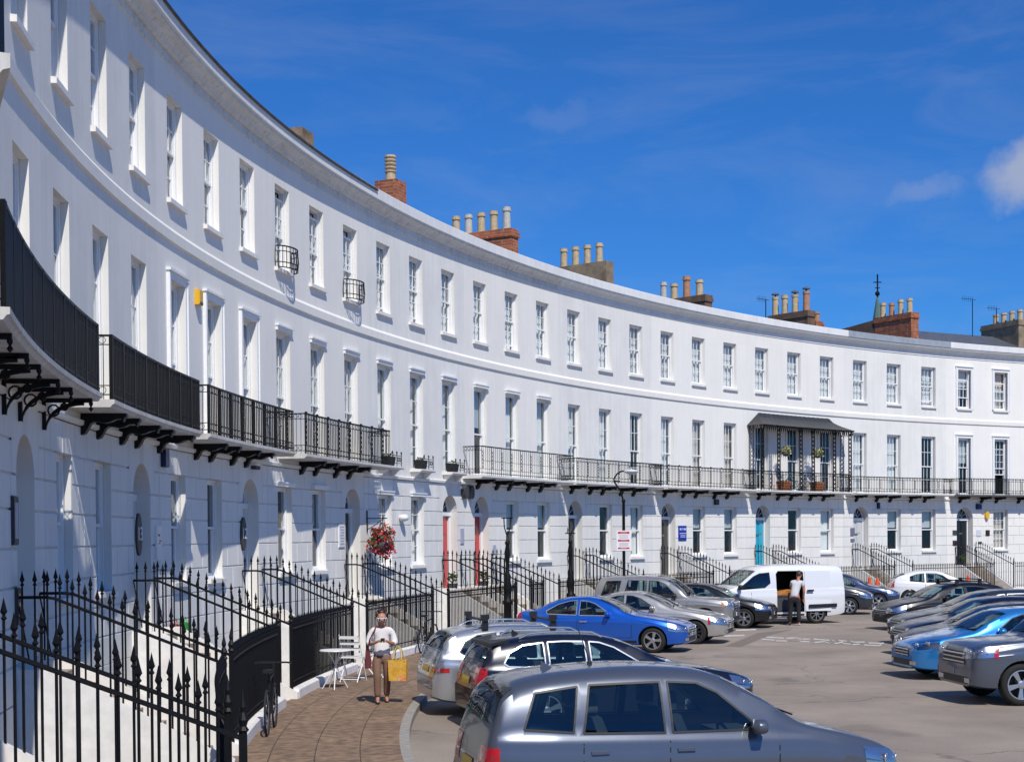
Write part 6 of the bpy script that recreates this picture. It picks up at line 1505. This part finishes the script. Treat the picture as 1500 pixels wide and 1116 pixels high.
skin('hair', [(0, .0, 1.47, .07, .06), (0, -.01, 1.545, .09, .095), (0, -.055, 1.595, .078, .07), (0, -.115, 1.585, .05, .035), (-.075, -.05, 1.54, .03, .05), (.075, -.05, 1.54, .03, .05), (-.078, -.02, 1.47, .025, .045), (.078, -.02, 1.47, .025, .045)], [(0, 1), (1, 2), (2, 3), (1, 4), (1, 5), (4, 6), (5, 7)], HAIR1, woman)
m = MB(); m.tube([(-.085, -.06, 1.495), (-.085, -.12, 1.49), (-.06, -.155, 1.485), (0, -.165, 1.482), (.06, -.155, 1.485), (.085, -.12, 1.49), (.085, -.06, 1.495)], .008, 5)
for sx in (-1, 1): m.ring((sx*.04, -.158, 1.472), .028, .007, Vector((1, 0, 0)), Vector((0, -.3, 1)).normalized(), 10)
gl = m.build('sunglasses', SIGNW, woman)
m = MB()
for sx in (-1, 1): m.lathe([(0, 0), (.027, .0), (.02, .006), (0, .008)], (sx*.04, -.157, 1.472), 10, M=Matrix.Rotation(math.pi/2, 3, 'X'))
m.build('dark_lens', simple('dark lens', (.05, .015, .012), .1), gl)
m = MB(); m.tube([(-.03, -.135, 1.425), (0, -.14, 1.422), (.03, -.135, 1.425)], .007, 5); m.build('mouth', simple('lip', (.3, .06, .05), .5), woman)
WM = Matrix.Translation(wo) @ Matrix.Rotation(wr_, 4, 'Z')
o = WM @ Vector((0.0, -.315, 1.135)); m = MB(); m.box(-.034, .034, -.045, .03, -.006, .006, M=Matrix.Translation(o) @ Matrix.Rotation(.5, 4, 'X')); solo(m, 'mobile_phone', BLACKP, o, 'small black phone held in both hands of the woman', 'phone')
o = WM @ Vector((-.25, .0, .62)); t = thing('shoulder_bag', 'dark red leather shoulder bag hanging at the hip of the woman', 'bag', o, wr_)
m = MB(); m.hexa([(-.05, -.15, 0), (.06, -.15, 0), (.06, .15, 0), (-.05, .15, 0), (-.03, -.11, .30), (.04, -.11, .30), (.04, .11, .30), (-.03, .11, .30)]); m.box(-.055, .065, -.10, .02, .05, .16); m.build('pouch', simple('dark red leather', (.12, .015, .012), .4, noise=.2), t)
m = MB(); m.tube([(0, -.1, .29), (.03, -.15, .5), (.12, -.11, .66), (.15, -.03, .73), (.14, .08, .66), (.05, .14, .45), (0, .1, .29)], .013, 5); m.build('strap', simple('dark red leather', (0, 0, 0)), t)
o = WM @ Vector((.28, -.10, .40)); t = thing('shopping_bag', 'yellow and orange printed shopping bag hanging from the arm of the woman', 'bag', o, wr_+rad(-18))
BAGM, nt_, b_ = nodes('printed yellow bag'); n_ = N(nt_, 'ShaderNodeTexNoise', Scale=7.0, Detail=2.0); tc_ = N(nt_, 'ShaderNodeTexCoord'); nt_.links.new(tc_.outputs['Object'], n_.inputs['Vector'])
cr_ = N(nt_, 'ShaderNodeValToRGB'); nt_.links.new(n_.outputs['Fac'], cr_.inputs['Fac']); e = cr_.color_ramp.elements; e[0].position = .38; e[0].color = (.62, .30, .03, 1); e[1].position = .55; e[1].color = (.66, .44, .08, 1); x = e.new(.62); x.color = (.7, .16, .04, 1); x = e.new(.7); x.color = (.7, .62, .4, 1)
nt_.links.new(cr_.outputs[0], b_.inputs['Base Color']); b_.inputs['Roughness'].default_value = .45
m = MB(); m.add([(-.15, -.09, 0), (.15, -.09, 0), (.15, .09, 0), (-.15, .09, 0), (-.165, -.10, .36), (.165, -.085, .37), (.16, .09, .36), (-.16, .10, .37), (-.15, .0, .18), (.155, .02, .18)], [(0, 3, 2, 1), (0, 1, 5, 4), (2, 3, 7, 6), (1, 2, 9), (9, 6, 5), (1, 9, 5), (2, 6, 9), (3, 0, 8), (0, 4, 8), (4, 7, 8), (7, 3, 8)]); m.build('sack', BAGM, t)
m = MB()
for y in (-.09, .09): m.tube([(-.08, y, .36), (-.06, y*.6, .52), (0, y*.2, .60), (.06, y*.6, .52), (.08, y, .36)], .011, 5)
m.build('handles', simple('yellow handle', (.55, .4, .1), .5), t)
# man leaning into the van, seen from behind
mo = gnd(1164, 915.5); mr = rad(-14)
J = [(0, 0, .98, .125, .09), (.02, .06, 1.14, .125, .095), (.05, .14, 1.30, .15, .10), (.08, .2, 1.42, .12, .08), (.11, .25, 1.50, .055), (.12, .29, 1.56, .055), (.13, .33, 1.64, .078, .09), (.13, .35, 1.72, .08, .09), (.13, .34, 1.78, .05)]
E = chain(list(range(9)))
a = limb([(.25, .17, 1.42, .062), (.30, .15, 1.25, .05), (.31, .12, 1.12, .043), (.29, .16, .97, .036), (.28, .2, .88, .028)], 3); hand(J, E, a, (-.02, .12, -1), (-1, 0, 0), 1, .35)
a2 = limb([(-.09, .24, 1.42, .06), (-.14, .36, 1.3, .05), (-.13, .45, 1.2, .042), (-.08, .58, 1.12, .034), (-.05, .66, 1.08, .027)], 3); hand(J, E, a2, (.1, 1, -.25), (0, .2, 1), 1, .45)
for sx in (-1, 1): limb([(sx*.1, 0, .9, .095), (sx*.12, .01, .7, .08), (sx*.13, .0, .5, .06), (sx*.14, -.03, .3, .055), (sx*.15, -.04, .09, .037), (sx*.155, .05, .04, .034), (sx*.16, .12, .035, .028)], 0)
limb([(.21, .34, 1.66, .014), (.22, .34, 1.68, .01)], 6); limb([(.05, .34, 1.66, .014), (.04, .34, 1.68, .01)], 6); limb([(.13, .425, 1.64, .016), (.13, .45, 1.63, .011)], 6)
man = skin('person', J, E, SKIN2, None, 0, 2, mo, mr); tag(man, 'man in a pale grey shirt and black trousers leaning into the open van', 'person')
b = [(0, 0, .93, .15, .115), (0, 0, 1.0, .15, .12), (.02, .06, 1.14, .145, .115), (.05, .14, 1.30, .165, .118), (.08, .2, 1.425, .135, .095), (.10, .235, 1.475, .075, .065)]; be = chain(list(range(6)))
for pts in ([(.245, .17, 1.42, .082), (.295, .15, 1.28, .072)], [(-.085, .24, 1.42, .08), (-.135, .34, 1.32, .07)]):
    n0 = len(b); b += pts; be += [(4, n0), (n0, n0+1)]
skin('shirt', b, be, TSHIRT, man)
b = [(0, 0, 1.0, .145, .11), (0, 0, .9, .145, .115)]; be = [(0, 1)]
for sx in (-1, 1):
    n0 = len(b); b += [(sx*.1, 0, .83, .108), (sx*.12, .01, .7, .098), (sx*.13, 0, .5, .082), (sx*.14, -.03, .3, .076), (sx*.15, -.04, .1, .07)]; be += [(1, n0)]+chain(list(range(n0, n0+5)))
skin('trousers', b, be, DTROUS, man)
for sx, mt in ((-1, DTROUS), (1, simple('pale trainer', (.55, .4, .36), .6))): skin('shoe', [(sx*.15, -.07, .04, .042, .04), (sx*.155, .04, .035, .044, .034), (sx*.16, .13, .03, .036, .026)], [(0, 1), (1, 2)], mt, man)
skin('hair', [(.13, .275, 1.62, .06, .05), (.13, .285, 1.70, .092, .085), (.13, .32, 1.785, .085, .07), (.13, .39, 1.785, .06, .045)], [(0, 1), (1, 2), (2, 3)], HAIR2, man)
